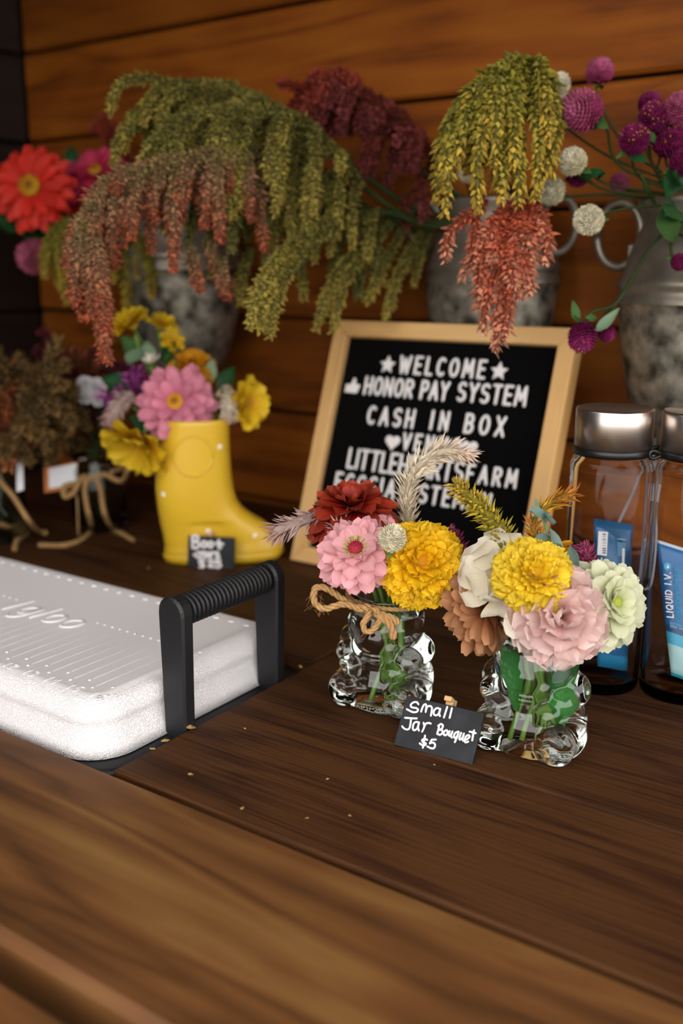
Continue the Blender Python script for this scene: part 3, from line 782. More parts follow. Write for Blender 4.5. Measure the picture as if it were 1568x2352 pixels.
def ruffled(name, label, loc, face, R, pm, n=40, cat='flower', spread=98, Lk=.85, Wk=.85, ruffle=.12, freq=2.4, tipcut=.05, inner=.25, power=.6, group=None, spin=None, base0=.16, bend=-14):
    root = flower_root(name, label, cat, loc, face, group, spin)
    for k in range(n):
        q = (k+.5)/n; pol = math.radians(spread)*(q**power); az = k*2.399963
        s = inner+(1-inner)*q**.8
        me = petal_mesh('petal', pm, R*Lk*(.45+.55*s), R*Wk*(.4+.6*s), .2, .72, .18, math.radians(bend), ruffle, freq, tipcut, 0, 11, 8, random.randint(0, 99999))
        obj('petal', me, root, petal_mat4(az+random.uniform(-.2, .2), pi/2-pol+random.uniform(-.1, .1), base0*R*math.sin(pol), base0*R*math.cos(pol), random.uniform(-.3, .3)))
    V, F = lathe([(.03*R, -.75*R), (.14*R, -.6*R), (.17*R, -.2*R), (.14*R, -.05*R)], 12, cap=(True, True))
    obj('calyx', mesh('calyx', V, F, MG['stem']), root)
    return root

def globe(label, loc, face, R, m, cat='flower', stretch=1.0, n=190, group=None, leaves=True, stem=None, skey='stem_dk', sr=.0013, specks=0):
    """globe amaranth: ball of papery bracts"""
    root = flower_root('globe_amaranth', label, cat, loc, face, group)
    mb = MB(); V, F = lathe([(R*.72*math.cos(a), R*.72*stretch*math.sin(a)) for a in np.linspace(-pi/2+.05, pi/2-.05, 9)], 14); mb.add(V, F, .0, .0)
    for k in range(n):
        q = (k+.5)/n; pol = math.acos(1-2*q*.93); az = k*2.399963
        d = np.array([math.sin(pol)*math.cos(az), math.sin(pol)*math.sin(az), math.cos(pol)])
        di = unit(d*.75+np.array([0, 0, .55]))
        bract(mb, d*[R*.62, R*.62, R*.62*stretch], di, R*random.uniform(.45, .6), R*.17, 1-q, random.random(), .5, .5)
    obj('bract_head', mb.mesh('bract_head', m, False), root, kind='stuff')
    if specks:
        mb = MB()
        for k in range(specks):
            pol = random.uniform(.2, 1.3); az = random.uniform(0, 6.28); d = np.array([math.sin(pol)*math.cos(az), math.sin(pol)*math.sin(az), math.cos(pol)])
            for j in range(5): bract(mb, d*[R*1.0, R*1.0, R*1.0*stretch], unit(d+np.random.default_rng(k*9+j).normal(0, .8, 3)), R*.09, R*.03, .5, random.random())
        obj('pollen_specks', mb.mesh('pollen_specks', C_cen_gold, False), root, kind='stuff')
    if leaves:
        for s in (0, 1):
            me = petal_mesh('leaf', MG['leaf'], R*1.15, R*.55, .2, .45, .15, math.radians(-15), 0, 2, 0, .7, 5, 6, random.randint(0, 999))
            obj('leaf', me, root, petal_mat4(s*pi+1.2, math.radians(-5), .1*R, -R*.72*stretch))
    if stem is not None:
        zb = np.array(root.matrix_basis.col[2])[:3]
        add_stem(root, [np.asarray(loc)-zb*R*.6*stretch, np.asarray(loc)-zb*R*1.6*stretch]+[np.asarray(s) for s in stem], sr, skey)
    return root

def strand_geo(mb, path, R, bl=.004, bw=.0012, dens=1.0, splay=.65, taper=(.55, .35), core=True, t0=0., t1=1., seed=0, fuzz=.25):
    """tassel: core tube covered in small pointed bracts that aim at the tip"""
    path = np.asarray(path, float); rg = np.random.default_rng(seed+int(abs(path[0][0]*1e5)) % 9999)
    seg = np.linalg.norm(np.diff(path, axis=0), axis=1); S = np.concatenate([[0], np.cumsum(seg)]); Lt = S[-1]
    T, Nn, Bb = frames(path)
    def prof(t): return R*np.minimum(taper[0]+(1-taper[0])*np.minimum(t/.25, 1), 1)*np.where(t > .75, 1-(1-taper[1])*((t-.75)/.25)**1.5, 1)
    ts = np.linspace(0, 1, len(path))
    if core: mb.add(*tube(path, prof(ts)*.55, 7), a=np.repeat((t0+(t1-t0)*ts)*.3, 7), b=0.)
    nr = max(3, int(Lt/(bl*.42)*dens)); out_t = []
    per = max(4, int(2*pi*R/(bw*2.1)*.62))
    k = nr*per
    t = (np.arange(k)+rg.uniform(-.4, .4, k)*per)/k; t = np.clip(t, 0, 1)
    az = np.arange(k)*2.399963+rg.uniform(-.3, .3, k)
    s = t*Lt
    pos = np.stack([np.interp(s, S, path[:, i]) for i in range(3)], 1)
    tt = np.stack([np.interp(s, S, T[:, i]) for i in range(3)], 1); nn = np.stack([np.interp(s, S, Nn[:, i]) for i in range(3)], 1); bb = np.stack([np.interp(s, S, Bb[:, i]) for i in range(3)], 1)
    rad = nn*np.cos(az)[:, None]+bb*np.sin(az)[:, None]
    rr = prof(t)*(1+.28*np.sin(az*.37+rg.uniform(0,6)))*rg.uniform(.75,1.2,k)
    d = tt*(1-splay)+rad*splay+rg.normal(0, fuzz*.6, (k, 3)); d /= np.linalg.norm(d, axis=1)[:, None]
    x = np.cross(d, tt+1e-3); x /= np.linalg.norm(x, axis=1)[:, None]+1e-9; y = np.cross(d, x)
    ln = 1.15*bl*rg.uniform(.6, 1.45, k)*(.6+.4*rr/R); w = 1.1*bw*rg.uniform(.7, 1.35, k)*(.6+.4*rr/R)
    p0 = pos+rad*(rr*.42)[:, None]
    # scale so tips reach the outline
    m = p0+d*(ln*.42)[:, None]
    V = np.stack([p0, p0+d*ln[:, None], m+x*w[:, None], m+y*(w*.7)[:, None], m-x*w[:, None], m-y*(w*.7)[:, None]], 1).reshape(-1, 3)
    base = (np.arange(k)*6)
    F = [[int(b_)+q for q in f] for b_ in base for f in BQ]
    mb.add(V, F, np.repeat(t0+(t1-t0)*t, 6), np.repeat(rg.random(k), 6))

def fall(start, d, length, g=9., n=12, wob=.15, rnd=None):
    """path that sets out along d and droops under its weight; g = how fast it turns down"""
    r = rnd or random; p = np.array(start, float); d = unit(d); ds = length/(n-1); out = [p.copy()]
    for k in range(n-1):
        d = unit(d+np.array([r.gauss(0, wob), r.gauss(0, wob), r.gauss(0, wob)])*ds*8+np.array([0, 0, -g*ds*4]))
        p = p+d*ds; out.append(p.copy())
    return np.array(out)

def plume(name, label, stem, mat, tr=(.4, 1.), n=20, ln=(.06, .12), R=(.005, .007), bl=.004, bw=.0012, side=.5, fwd=.6, g=9., extra=(), group=None, smat='stem_dk', stemr=.003, lift=.2, seed=1, tcol=(0, 1), splay=.6, cat='flower', dens=1., bias=(0, 0, 0), leaves=0, cover=0.0):
    """drooping amaranth: an arching stem hung with tassels"""
    r = random.Random(seed)
    st = resample(stem, 40); root = empty(name, label, cat, mat4(st[0]), group)
    add_stem(root, stem, stemr, smat, n=30)
    T = np.gradient(st, axis=0)
    j = 0
    for k in range(n):
        t = tr[0]+(tr[1]-tr[0])*((k+r.random()*.8)/n); i = min(39, int(t*39)); p = st[i]; tg = unit(T[i])
        sd = unit(np.cross(tg, [0, 0, 1]))*r.uniform(-1, 1)
        d = tg*fwd+sd*side*1.4+np.array([0, 0, lift*r.uniform(.3, 1.2)])+np.asarray(bias)*r.random()
        Ln = ln[0]*.6+(ln[1]-ln[0]*.6)*r.random()**.8; path = fall(p, d, Ln, g*r.uniform(.45, 1.5), max(8, int(Ln/.009)), .6, r)
        mb = MB(); strand_geo(mb, path, r.uniform(*R), bl, bw, dens, splay, seed=seed*100+k, t0=tcol[0], t1=tcol[1])
        wobj('tassel', mb.mesh('tassel', mat, False), root)
    for e, Rr in extra:
        path = resample(e, max(10, 5*len(e))); mb = MB(); strand_geo(mb, path, Rr, bl, bw, dens, splay, seed=seed*100+77+j, t0=tcol[0], t1=tcol[1]); j += 1
        wobj('tassel', mb.mesh('tassel', mat, False), root)
    if cover > 0:
        q = st[int(cover*39):]
        mb = MB(); strand_geo(mb, q, max(R)*1.0, bl, bw, dens, splay, seed=seed+5, t0=tcol[0], t1=(tcol[0]+tcol[1])/2)
        wobj('stem_florets', mb.mesh('stem_florets', mat, False), root, kind='stuff')
    for k in range(leaves):
        i = r.randint(4, 18); p = st[i]; a = r.uniform(0, 6.28); tip = p+unit(np.array([math.cos(a), math.sin(a), -.3+r.random()*.6]))*r.uniform(.05, .08)
        add_leaf(root, p, tip, .03, 'leaf_dk', (0, 0, 1))
    return root

def spike(name, label, path, R, mat, bl=.009, bw=.0011, splay=.5, dens=.8, taper=(.8, .2), stem=None, cat='flower', skey='stem', sr=.0015, tcol=(0, 1)):
    """wheat celosia: one upright feathery spike"""
    path = resample(path, 24); root = empty(name, label, cat, mat4(path[0]))
    mb = MB(); strand_geo(mb, path, R, bl, bw, dens, splay, taper=taper, t0=tcol[0], t1=tcol[1], fuzz=.2)
    wobj('spike_head', mb.mesh('spike_head', mat, False), root, kind='stuff')
    if stem is not None: add_stem(root, [path[0]]+[np.asarray(s) for s in stem], sr, skey)
    return root
# ================================================================== glass bear jars
FH = unit([FW[0], FW[1], 0])
M_bear = glass('clear_green_tinged_glass', '#e6f1e6', 1.21)
M_bear.node_tree.nodes['Principled BSDF'].inputs['Coat Weight'].default_value = 1.0; M_bear.node_tree.nodes['Principled BSDF'].inputs['Coat Roughness'].default_value = 0.0; M_bear.node_tree.nodes['Principled BSDF'].inputs['Coat IOR'].default_value = 1.5
M_water = glass('clear_water', '#f4faf4', 1.33)
def bear_radius(TH_, Z):
    def smin_profile(z):
        zs = np.array([0, .004, .012, .024, .036, .046, .056, .066, .076, .084, .092])
        rs = np.array([.0290, .0320, .0335, .0335, .0300, .0292, .0290, .0282, .0284, .0286, .0286])
        return np.interp(z, zs, rs)
    c, s = np.cos(TH_), np.sin(TH_)
    fields = [smin_profile(Z)]
    E_ = [(0, .003, .022, .036, .031, .028), (0, -.004, .066, .0300, .0275, .0200), (0, -.0205, .0595, .0150, .0135, .0125),
          (0, -.0285, .0625, .0055, .0055, .0045)]
    for q in (-1, 1):
        E_ += [(q*.0275, -.002, .0485, .0118, .0130, .0125), (q*.0245, -.0165, .0435, .0105, .0120, .0100), (q*.0185, -.0270, .0375, .0090, .0080, .0075),
               (q*.0235, -.010, .0155, .0165, .0225, .0155), (q*.0235, -.0265, .0150, .0140, .0090, .0148), (q*.0120, -.018, .052, .008, .012, .012),
               (q*.019, -.003, .0865, .011, .010, .008)]
        for dx, dz, r in ((-.006, .0065, .0022), (0, .0085, .0024), (.006, .0065, .0022), (0, -.002, .0045)):
            E_.append((q*.0235+dx, -.0350, .0150+dz, r, .0028, r))
        for k in range(3):   # claw ridges
            E_.append((q*.0165+q*(k-1)*.0035, -.0330, .0360-.001*abs(k-1), .0015, .0035, .0055))
    for k in range(4):       # chest fur ridges
        E_.append((0, -.0215+.0008*k, .0475-.0032*k, .0135-.001*k, .0100, .0011))
    out = [np.broadcast_to(f, TH_.shape) for f in fields]
    for cx, cy, cz, a, b, h in E_:
        qz = 1-((Z-cz)/h)**2
        A = (c/a)**2+(s/b)**2; Bq = -2*(c*cx/a**2+s*cy/b**2); Cc = (cx/a)**2+(cy/b)**2-qz
        disc = Bq**2-4*A*Cc; t = np.where((disc > 0) & (qz > 0), (-Bq+np.sqrt(np.maximum(disc, 0)))/(2*A), 0)
        out.append(np.maximum(t, 0))
    R = np.stack(out); k = .0008; mx = R.max(0)
    return mx+k*np.log(np.exp((R-mx)/k).sum(0))
def bear(label, base, turn, water_z):
    f = -FH*math.cos(turn)-RT*math.sin(turn); y = -f; z = np.array([0, 0, 1.]); x = np.cross(y, z)
    root = empty('glass_bear_jar', label, 'jar', mat4(base, x, y, z), 'glass bear jars of flowers')
    nth, nz = 200, 130; zt = .0905
    th = np.linspace(0, 2*pi, nth, endpoint=False); zz = np.concatenate([[.0006], np.linspace(.0022, zt-.0012, nz)])
    TT, ZZ = np.meshgrid(th, zz); R = bear_radius(TT, ZZ)
    R[0] *= .955
    # light smoothing
    for _ in range(2):
        R2 = R.copy(); R2[1:-1] = (R[:-2]+2*R[1:-1]+R[2:])/4; R = (np.roll(R2, 1, 1)+2*R2+np.roll(R2, -1, 1))/4
    V = np.stack([R*np.cos(TT), R*np.sin(TT), ZZ], -1).reshape(-1, 3); n = len(zz)
    top = R[-1]
    rows = [V.reshape(n, nth, 3)]
    def ring(rad, z): return np.stack([rad*np.cos(th), rad*np.sin(th), np.full(nth, z)], -1)[None]
    rows += [ring(top-.0006, zt-.0002), ring(top-.0017, zt), ring(top-.0028, zt-.0003), ring(top-.0034, zt-.0014)]
    for z_, r_ in ((.084, .0247), (.078, .0244), (water_z+.002, .0243), (water_z, .0240)): rows.append(ring(np.full(nth, r_)+.0*th, z_))
    G = np.concatenate(rows, 0); m = len(G)
    Vv = G.reshape(-1, 3)
    F = [[i*nth+j, i*nth+(j+1) % nth, (i+1)*nth+(j+1) % nth, (i+1)*nth+j] for i in range(m-1) for j in range(nth)]
    F.append(list(range(nth))[::-1])
    obj('glass_body', mesh('glass_body', Vv, F, M_bear), root, label='clear glass moulded as a seated bear')
    W = G[-1]; Vw = np.concatenate([W, W*[.9, .9, 1]-[0, 0, .0004], [[0, 0, water_z-.0005]]])
    Fw = [[j, (j+1) % nth, nth+(j+1) % nth, nth+j] for j in range(nth)]+[[nth+j, nth+(j+1) % nth, 2*nth] for j in range(nth)]
    obj('water', mesh('water', Vw, Fw, M_water), root)
    return root
BL_ = onz(893, 1652)+FH*.034; BR_ = onz(1246, 1760)+FH*.034
bear('clear glass bear jar with twine bow holding the red and pink zinnias', BL_, math.radians(28), .074)
bear('clear glass bear jar with dark green leaf inside holding the pink carnation', BR_, math.radians(30), .078)
def in_jar(base, dx, dy, z): return np.asarray(base)+RT*dx+FH*dy+np.array([0, 0, z])

# ================================================================== water bottles
M_clear = glass('clear_bottle_plastic', '#f8f8fa', 1.2)
M_steel = principled('brushed_steel_cap', '#c9bfb8', .3, 1.0)
M_ring = principled('black_gasket', '#0e0d0d', .4)
M_strap = principled('grey_woven_strap', '#8d8b8c', .8)
M_slid = principled('pale_grey_plastic_slider', '#b9bac0', .4)
def bottle(label, base, side, k=1.0):
    root = empty('water_bottle', label, 'bottle', mat4(base), 'clear water bottles')
    R = .0318*k; Hb = .190*k
    pr = [(.002, .0), (R-.004, .0), (R-.001, .0015), (R, .005), (R, Hb-.008), (R-.0015, Hb-.003), (R-.005, Hb), (R-.0055, Hb+.003)]
    inn = [(R-.0075, Hb+.003), (R-.0072, Hb-.002), (R-.0035, Hb-.006), (R-.0022, Hb-.012), (R-.0022, .012), (R-.004, .0085), (.002, .0075)]
    V, F = lathe(pr+inn, 72, cap=(True, True)); obj('bottle_body', fix_normals(mesh('bottle_body', V, F, M_clear)), root, label='clear plastic cylinder')
    V, F = lathe([(R-.0025, Hb+.001), (R-.0015, Hb+.0022), (R-.0015, Hb+.0062), (R-.0025, Hb+.0072)], 60, cap=(True, True)); obj('gasket', mesh('gasket', V, F, M_ring), root, label='black rubber ring')
    Rc = R-.0022; z0 = Hb+.0072
    V, F = lathe([(Rc-.0008, z0), (Rc, z0+.0006), (Rc, z0+.0285*k), (Rc-.0006, z0+.0296*k), (Rc-.002, z0+.030*k), (Rc-.0026, z0+.0295*k), (.001, z0+.0293*k)], 72, cap=(True, True)); obj('cap', mesh('cap', V, F, M_steel), root, label='brushed steel screw cap')
    sx = RT*side
    loop = [base+sx*(Rc-.001)+np.array([0, 0, Hb+.004]), base+sx*(R+.004)+np.array([0, 0, Hb+.0065]), base+sx*(R+.0065)+np.array([0, 0, Hb+.0035]), base+sx*(R+.004)+np.array([0, 0, Hb+.0005]), base+sx*(Rc-.001)+np.array([0, 0, Hb+.003])]
    wobj('strap_loop', mesh('strap_loop', *tube(resample(loop, 20), .0016, 8), M_ring), root)
    return root, R, Hb
B1 = onz(1372, 1566); B2 = onz(1560, 1588)
b1, R1, H1 = bottle('clear bottle with steel cap nearest the letter board, blue packet inside', B1, 1)
b2, R2, H2 = bottle('clear bottle with steel cap cut by the right edge of the photo', B2, -1)
def ribbon(parent, pts, wd, mat, name='strap', th=.0006):
    q = resample(pts, 30); return wobj(name, mesh(name, *tube(q, wd/2, 8, (FH, th/(wd/2))), mat), parent)
d1 = np.dot(B1-CAM, FW)-.0; d2 = np.dot(B2-CAM, FW)
s1 = [P(1501, 1006, 0.8010), P(1500, 1040, 0.8010), P(1496, 1075, 0.7990), P(1491, 1150, 0.7960), P(1483, 1240, 0.7940), P(1472, 1330, 0.7940)]
ribbon(b1, s1, .0042, M_strap)
ribbon(b1, [P(1499, 1036, 0.8000), P(1499, 1078, 0.7980)], .0066, M_slid, 'strap_clasp', .0022)
s2 = [P(1516, 1036, 0.7880), P(1510, 1100, 0.7880), P(1502, 1130, 0.7880), P(1496, 1180, 0.7880), P(1480, 1235, 0.7900)]
ribbon(b2, s2, .0022, M_strap, 'strap_cord')
ribbon(b2, [P(1518, 1036, 0.7880), P(1508, 1110, 0.7870), P(1503, 1165, 0.7860), P(1505, 1240, 0.7860), P(1497, 1330, 0.7860), P(1486, 1352, 0.7880), P(1474, 1352, 0.7900)], .0022, M_strap, 'strap_cord')
ribbon(b2, [P(1506, 1112, 0.7855), P(1499, 1152, 0.7855)], .0062, M_slid, 'strap_slider', .0040)
ribbon(b1, [P(1490, 1060, 0.8500), P(1470, 1110, 0.8600), P(1445, 1160, 0.8700), P(1422, 1205, 0.8700)], .0030, M_strap, 'strap_tail')

def packet_mat(name, stops):
    m = principled(name, stops[0][1], .35, 0, .5); at = N(m, 'ShaderNodeAttribute', attribute_name='tt'); r = ramp(m, stops, 'CONSTANT'); L(m, at.outputs['Fac'], r.inputs[0])
    L(m, r.outputs[0], m.node_tree.nodes['Principled BSDF'].inputs['Base Color']); return m
def packet(name, label, TL, TR, BR, BL, d, mat, puff, top_flat=.06):
    tl, tr, br, bl = [P(*q, d) for q in (TL, TR, BR, BL)]
    root = empty(name, label, 'packet', mat4((bl+br)/2)); nu, nv = 11, 16; n = unit(np.cross(tr-tl, bl-tl)); n = n if n@FW < 0 else -n
    V = []; T = []
    for s in (1, -1):
        for j in range(nv):
            v = j/(nv-1)
            for i in range(nu):
                u = i/(nu-1); p = (tl*(1-u)+tr*u)*(1-v)+(bl*(1-u)+br*u)*v
                pf = puff*(math.sin(pi*u)**.6)*max(0, min(1, (v-top_flat)*6))*max(0, min(1, (1.0-v)*7))
                V.append(p+n*(s*(pf+.0002))); T.append(v)
    F = []
    for s in (0, 1):
        o = s*nu*nv
        for j in range(nv-1):
            for i in range(nu-1):
                f = [o+j*nu+i, o+j*nu+i+1, o+(j+1)*nu+i+1, o+(j+1)*nu+i]; F.append(f)
    o = nu*nv
    for j in range(nv-1): F.append([j*nu, (j+1)*nu, o+(j+1)*nu, o+j*nu]); F.append([j*nu+nu-1, (j+1)*nu+nu-1, o+(j+1)*nu+nu-1, o+j*nu+nu-1])
    for i in range(nu-1): F.append([i, i+1, o+i+1, o+i]); e = (nv-1)*nu; F.append([e+i, e+i+1, o+e+i+1, o+e+i])
    me = fix_normals(mesh('pouch', V, F, mat, True, {'tt': T})); wobj('pouch', me, root)
    return root, n, tl, tr, bl, br
M_pk1 = packet_mat('blue_foil_packet', [(0, '#2a6f9e'), (.06, '#1d6291'), (.9, '#2b86b4')])
M_pk2 = packet_mat('blue_and_aqua_packet', [(0, '#c9d4dc'), (.022, '#1a5f96'), (.62, '#163f6b'), (.67, '#3ba0c0'), (.76, '#9fc6c4'), (.975, '#2aa5b8')])
M_ink_w = principled('white_print', '#e8e6e6', .5); M_ink_c = principled('aqua_print', '#2f9fc4', .5); M_ink_k = principled('black_print', '#1a1a1a', .5); M_ink_b = principled('pale_blue_print', '#79b2cf', .5)
pk1, n1, tl, tr, bl, br = packet('drink_packet', 'dark blue foil packet with white barcode inside the left water bottle', (1362, 1192), (1457, 1207), (1442, 1545), (1372, 1532), d1, M_pk1, .006)
def print_box(parent, px0, py0, px1, py1, pl, n, mat, name, up):
    a, b, c, e = [onplane(x, y, pl, n)+n*up for x, y in ((px0, py0), (px1, py0), (px1, py1), (px0, py1))]
    wobj(name, mesh(name, [a, b, c, e], [[0, 1, 2, 3]], mat, False), parent)
def slant_box(parent, pts, pl, n, mat, name, up):
    wobj(name, mesh(name, [onplane(x, y, pl, n)+n*up for x, y in pts], [list(range(len(pts)))], mat, False), parent)
slant_box(pk1, [(1369, 1221), (1391, 1223), (1388, 1278), (1366, 1275)], tl, n1, M_ink_w, 'barcode_panel', .0066)
for k in range(9):
    y = 1227+k*5.3+random.uniform(-.8, .8); h = random.choice((1.2, 2, 2.8))
    slant_box(pk1, [(1378, y), (1386, y+.7), (1386, y+.7+h), (1378, y+h)], tl, n1, M_ink_k, 'barcode_bar', .0068)
slant_box(pk1, [(1412, 1237), (1435, 1240), (1434, 1243), (1412, 1240)], tl, n1, M_ink_b, 'print_line', .0066)
for k in range(8):
    y = 1247+k*4; slant_box(pk1, [(1413, y), (1432, y+2), (1432, y+4), (1413, y+2)], tl, n1, M_ink_b, 'print_line', .0066)
slant_box(pk1, [(1424, 1260), (1430, 1261), (1429, 1300), (1423, 1299)], tl, n1, M_ink_w, 'print_line', .0067)
pk2, n2, tl2, tr2, bl2, br2 = packet('drink_packet', 'blue and aqua printed packet inside the bottle at the right edge', (1504, 1240), (1632, 1280), (1612, 1578), (1541, 1552), d2-.006, M_pk2, .005)
def pk_text(txt, x0, y0, x1, y1, hpx, r, mat, slant, wk):
    """text running up the packet, between two pixel points of its base line"""
    a = onplane(x0, y0, tl2, n2)+n2*.0056; b = onplane(x1, y1, tl2, n2)+n2*.0056; ux = unit(b-a); uy = np.cross(n2, ux); Lw = np.linalg.norm(b-a); h = hpx*d2/FPX
    ws = [GL[c][0]+.02 if c != ' ' else .3 for c in txt]; tot = sum(ws)+.3*(len(txt)-1); k = Lw/(tot*h); u = 0
    for c, wd in zip(txt, ws):
        if c != ' ': stroke_mesh('print_letter', glyph(c, a+ux*u, ux, uy, h, k, slant), r, n2, .25, mat, pk2, 5)
        u += (wd+.3)*h*k
pk_text('LIQUID I.V.', 1540, 1418, 1533, 1316, 14, .00055, M_ink_w, .2, 1)
pk_text('HYDRATION MULTIPLIER', 1556, 1426, 1552, 1306, 9, .00034, M_ink_c, 0, 1)
pk_text('ELECTROLYTE', 1533, 1432, 1568, 1442, 4, .0002, M_ink_b, 0, 1)
pk_text('DRINK MIX', 1533, 1439, 1562, 1447, 4, .0002, M_ink_b, 0, 1)
hexp = [(1526+8.5*math.cos(a), 1301+9.5*math.sin(a)) for a in np.linspace(pi/2, pi/2+2*pi, 6, endpoint=False)]
slant_box(pk2, hexp, tl2, n2, M_ink_c, 'badge', .0057); slant_box(pk2, [(1524, 1304), (1530, 1305), (1528, 1297)], tl2, n2, M_ink_w, 'badge_drop', .0059)

# ================================================================== yellow rain boot
M_boot = principled('yellow_glazed_boot', '#d9b02c', .35, 0, .5)
noisy(M_boot, '#cfa021', 14, .4)
M_dot = principled('white_polka_dot', '#f1e6cf', .5)
hb = onz(378, 1287); tb = onz(646, 1277); bx = unit(tb-hb); by = np.cross([0, 0, 1.], bx); LB = np.linalg.norm(tb-hb)
boot = empty('rain_boot', 'yellow polka dot rain boot used as a flower vase', 'vase', mat4(hb, bx, by, (0, 0, 1)))
zs = np.array([0, .006, .014, .020, .024, .034, .044, .052, .060, .070, .085, .105, .130, .150, .166])
xh = np.array([.002, .000, .000, .001, .000, -.001, -.003, -.004, -.005, -.006, -.007, -.006, -.002, .002, .004])
xt = np.array([.132, .138, .140, .138, .135, .129, .116, .103, .093, .086, .082, .080, .079, .079, .079])
wd = np.array([.026, .028, .0285, .0275, .0270, .0270, .0275, .0285, .0295, .0305, .0315, .0325, .0330, .0335, .0340])
zz = np.concatenate([np.linspace(0, .07, 30), np.linspace(.074, .166, 24)])
def sm(xp, fp, x):
    return np.interp(x, xp, fp)
seg = 56; V = []; ang = np.linspace(0, 2*pi, seg, endpoint=False)
def boot_ring(z, inset=0.):
    a, b, w_ = sm(zs, xh, z)+inset, sm(zs, xt, z)-inset, sm(zs, wd, z)-inset; c = (a+b)/2; h = (b-a)/2
    ck = np.sign(np.cos(ang))*np.abs(np.cos(ang))**.82; sk = np.sign(np.sin(ang))*np.abs(np.sin(ang))**.82
    ex = np.where(ck > 0, 1, 1)
    waist = 1-(.16*np.exp(-((ck*h-(.0))/.018)**2) if b-a > .11 else 0)
    return [(c+h*cx_, w_*sy_*wv, z) for cx_, sy_, wv in zip(ck, sk, np.broadcast_to(waist, ck.shape))]
for z in zz: V += boot_ring(z)
V += boot_ring(.1675, .0012); V += boot_ring(.167, .003); V += boot_ring(.150, .0035); V += boot_ring(.09, .004)
nr_ = len(zz)+4
F = [[i*seg+j, i*seg+(j+1) % seg, (i+1)*seg+(j+1) % seg, (i+1)*seg+j] for i in range(nr_-1) for j in range(seg)]
F.append(list(range(seg))[::-1]); F.append([(nr_-1)*seg+j for j in range(seg)])
obj('boot_shell', mesh('boot_shell', V, F, M_boot), boot)
V = []
for z, e in ((0.0, .0), (.001, .0016), (.0085, .0018), (.0105, .0004)): V += boot_ring(max(z, .0), -e)
F = [[i*seg+j, i*seg+(j+1) % seg, (i+1)*seg+(j+1) % seg, (i+1)*seg+j] for i in range(3) for j in range(seg)]; F.append(list(range(seg))[::-1])
obj('sole', mesh('sole', V, F, M_boot), boot)
bn = -by if (-by)@FW < 0 else by
def boot_hit(px, py):
    """point and normal of the boot's near side at a pixel"""
    best = None
    d = ray(px, py); Vw = None
    for dep in np.linspace(1.05, 1.25, 161):
        p = P(px, py, dep)-hb; x_, y_, z_ = p@bx, p@by, p[2]
        if z_ < 0 or z_ > .166: continue
        a, b, w_ = sm(zs, xh, z_), sm(zs, xt, z_), sm(zs, wd, z_); c, h = (a+b)/2, (b-a)/2
        if abs((x_-c)/h)**2.4+abs(y_/w_)**2.4 <= 1: 
            n = unit(bx*np.sign(x_-c)*abs((x_-c)/h)**1.4/h+by*np.sign(y_)*abs(y_/w_)**1.4/w_); return P(px, py, dep), n
    return None
for px, py in ((505, 1026), (454, 1124), (375, 1135), (410, 1218), (586, 1231), (478, 1221), (440, 1060), (500, 1180), (545, 1200), (625, 1238), (395, 1180), (388, 1050)):
    if (px, py) in ((440, 1060), (500, 1180), (388, 1050), (545, 1200), (395, 1180), (625, 1238)): continue
    h = boot_hit(px, py)
    if h:
        x_, y_, z_ = frame(h[1]); V, F = lathe([(.0034, -.0006), (.0034, .0003), (.0028, .0006)], 14, cap=(False, True))
        wobj('dot', mesh('dot', place(V, h[0], x_, y_, z_), F, M_dot), boot)
h0 = boot_hit(448, 1045)
if h0:
    pts = []
    for a in np.linspace(0, 2*pi, 40):
        q = boot_hit(444+44*math.cos(a), 1048+46*math.sin(a)); 
        if q: pts.append(q[0]+q[1]*.0002)
    if len(pts) > 20: wobj('embossed_ring', mesh('embossed_ring', *tube(np.array(pts), .0015, 6), M_boot), boot)

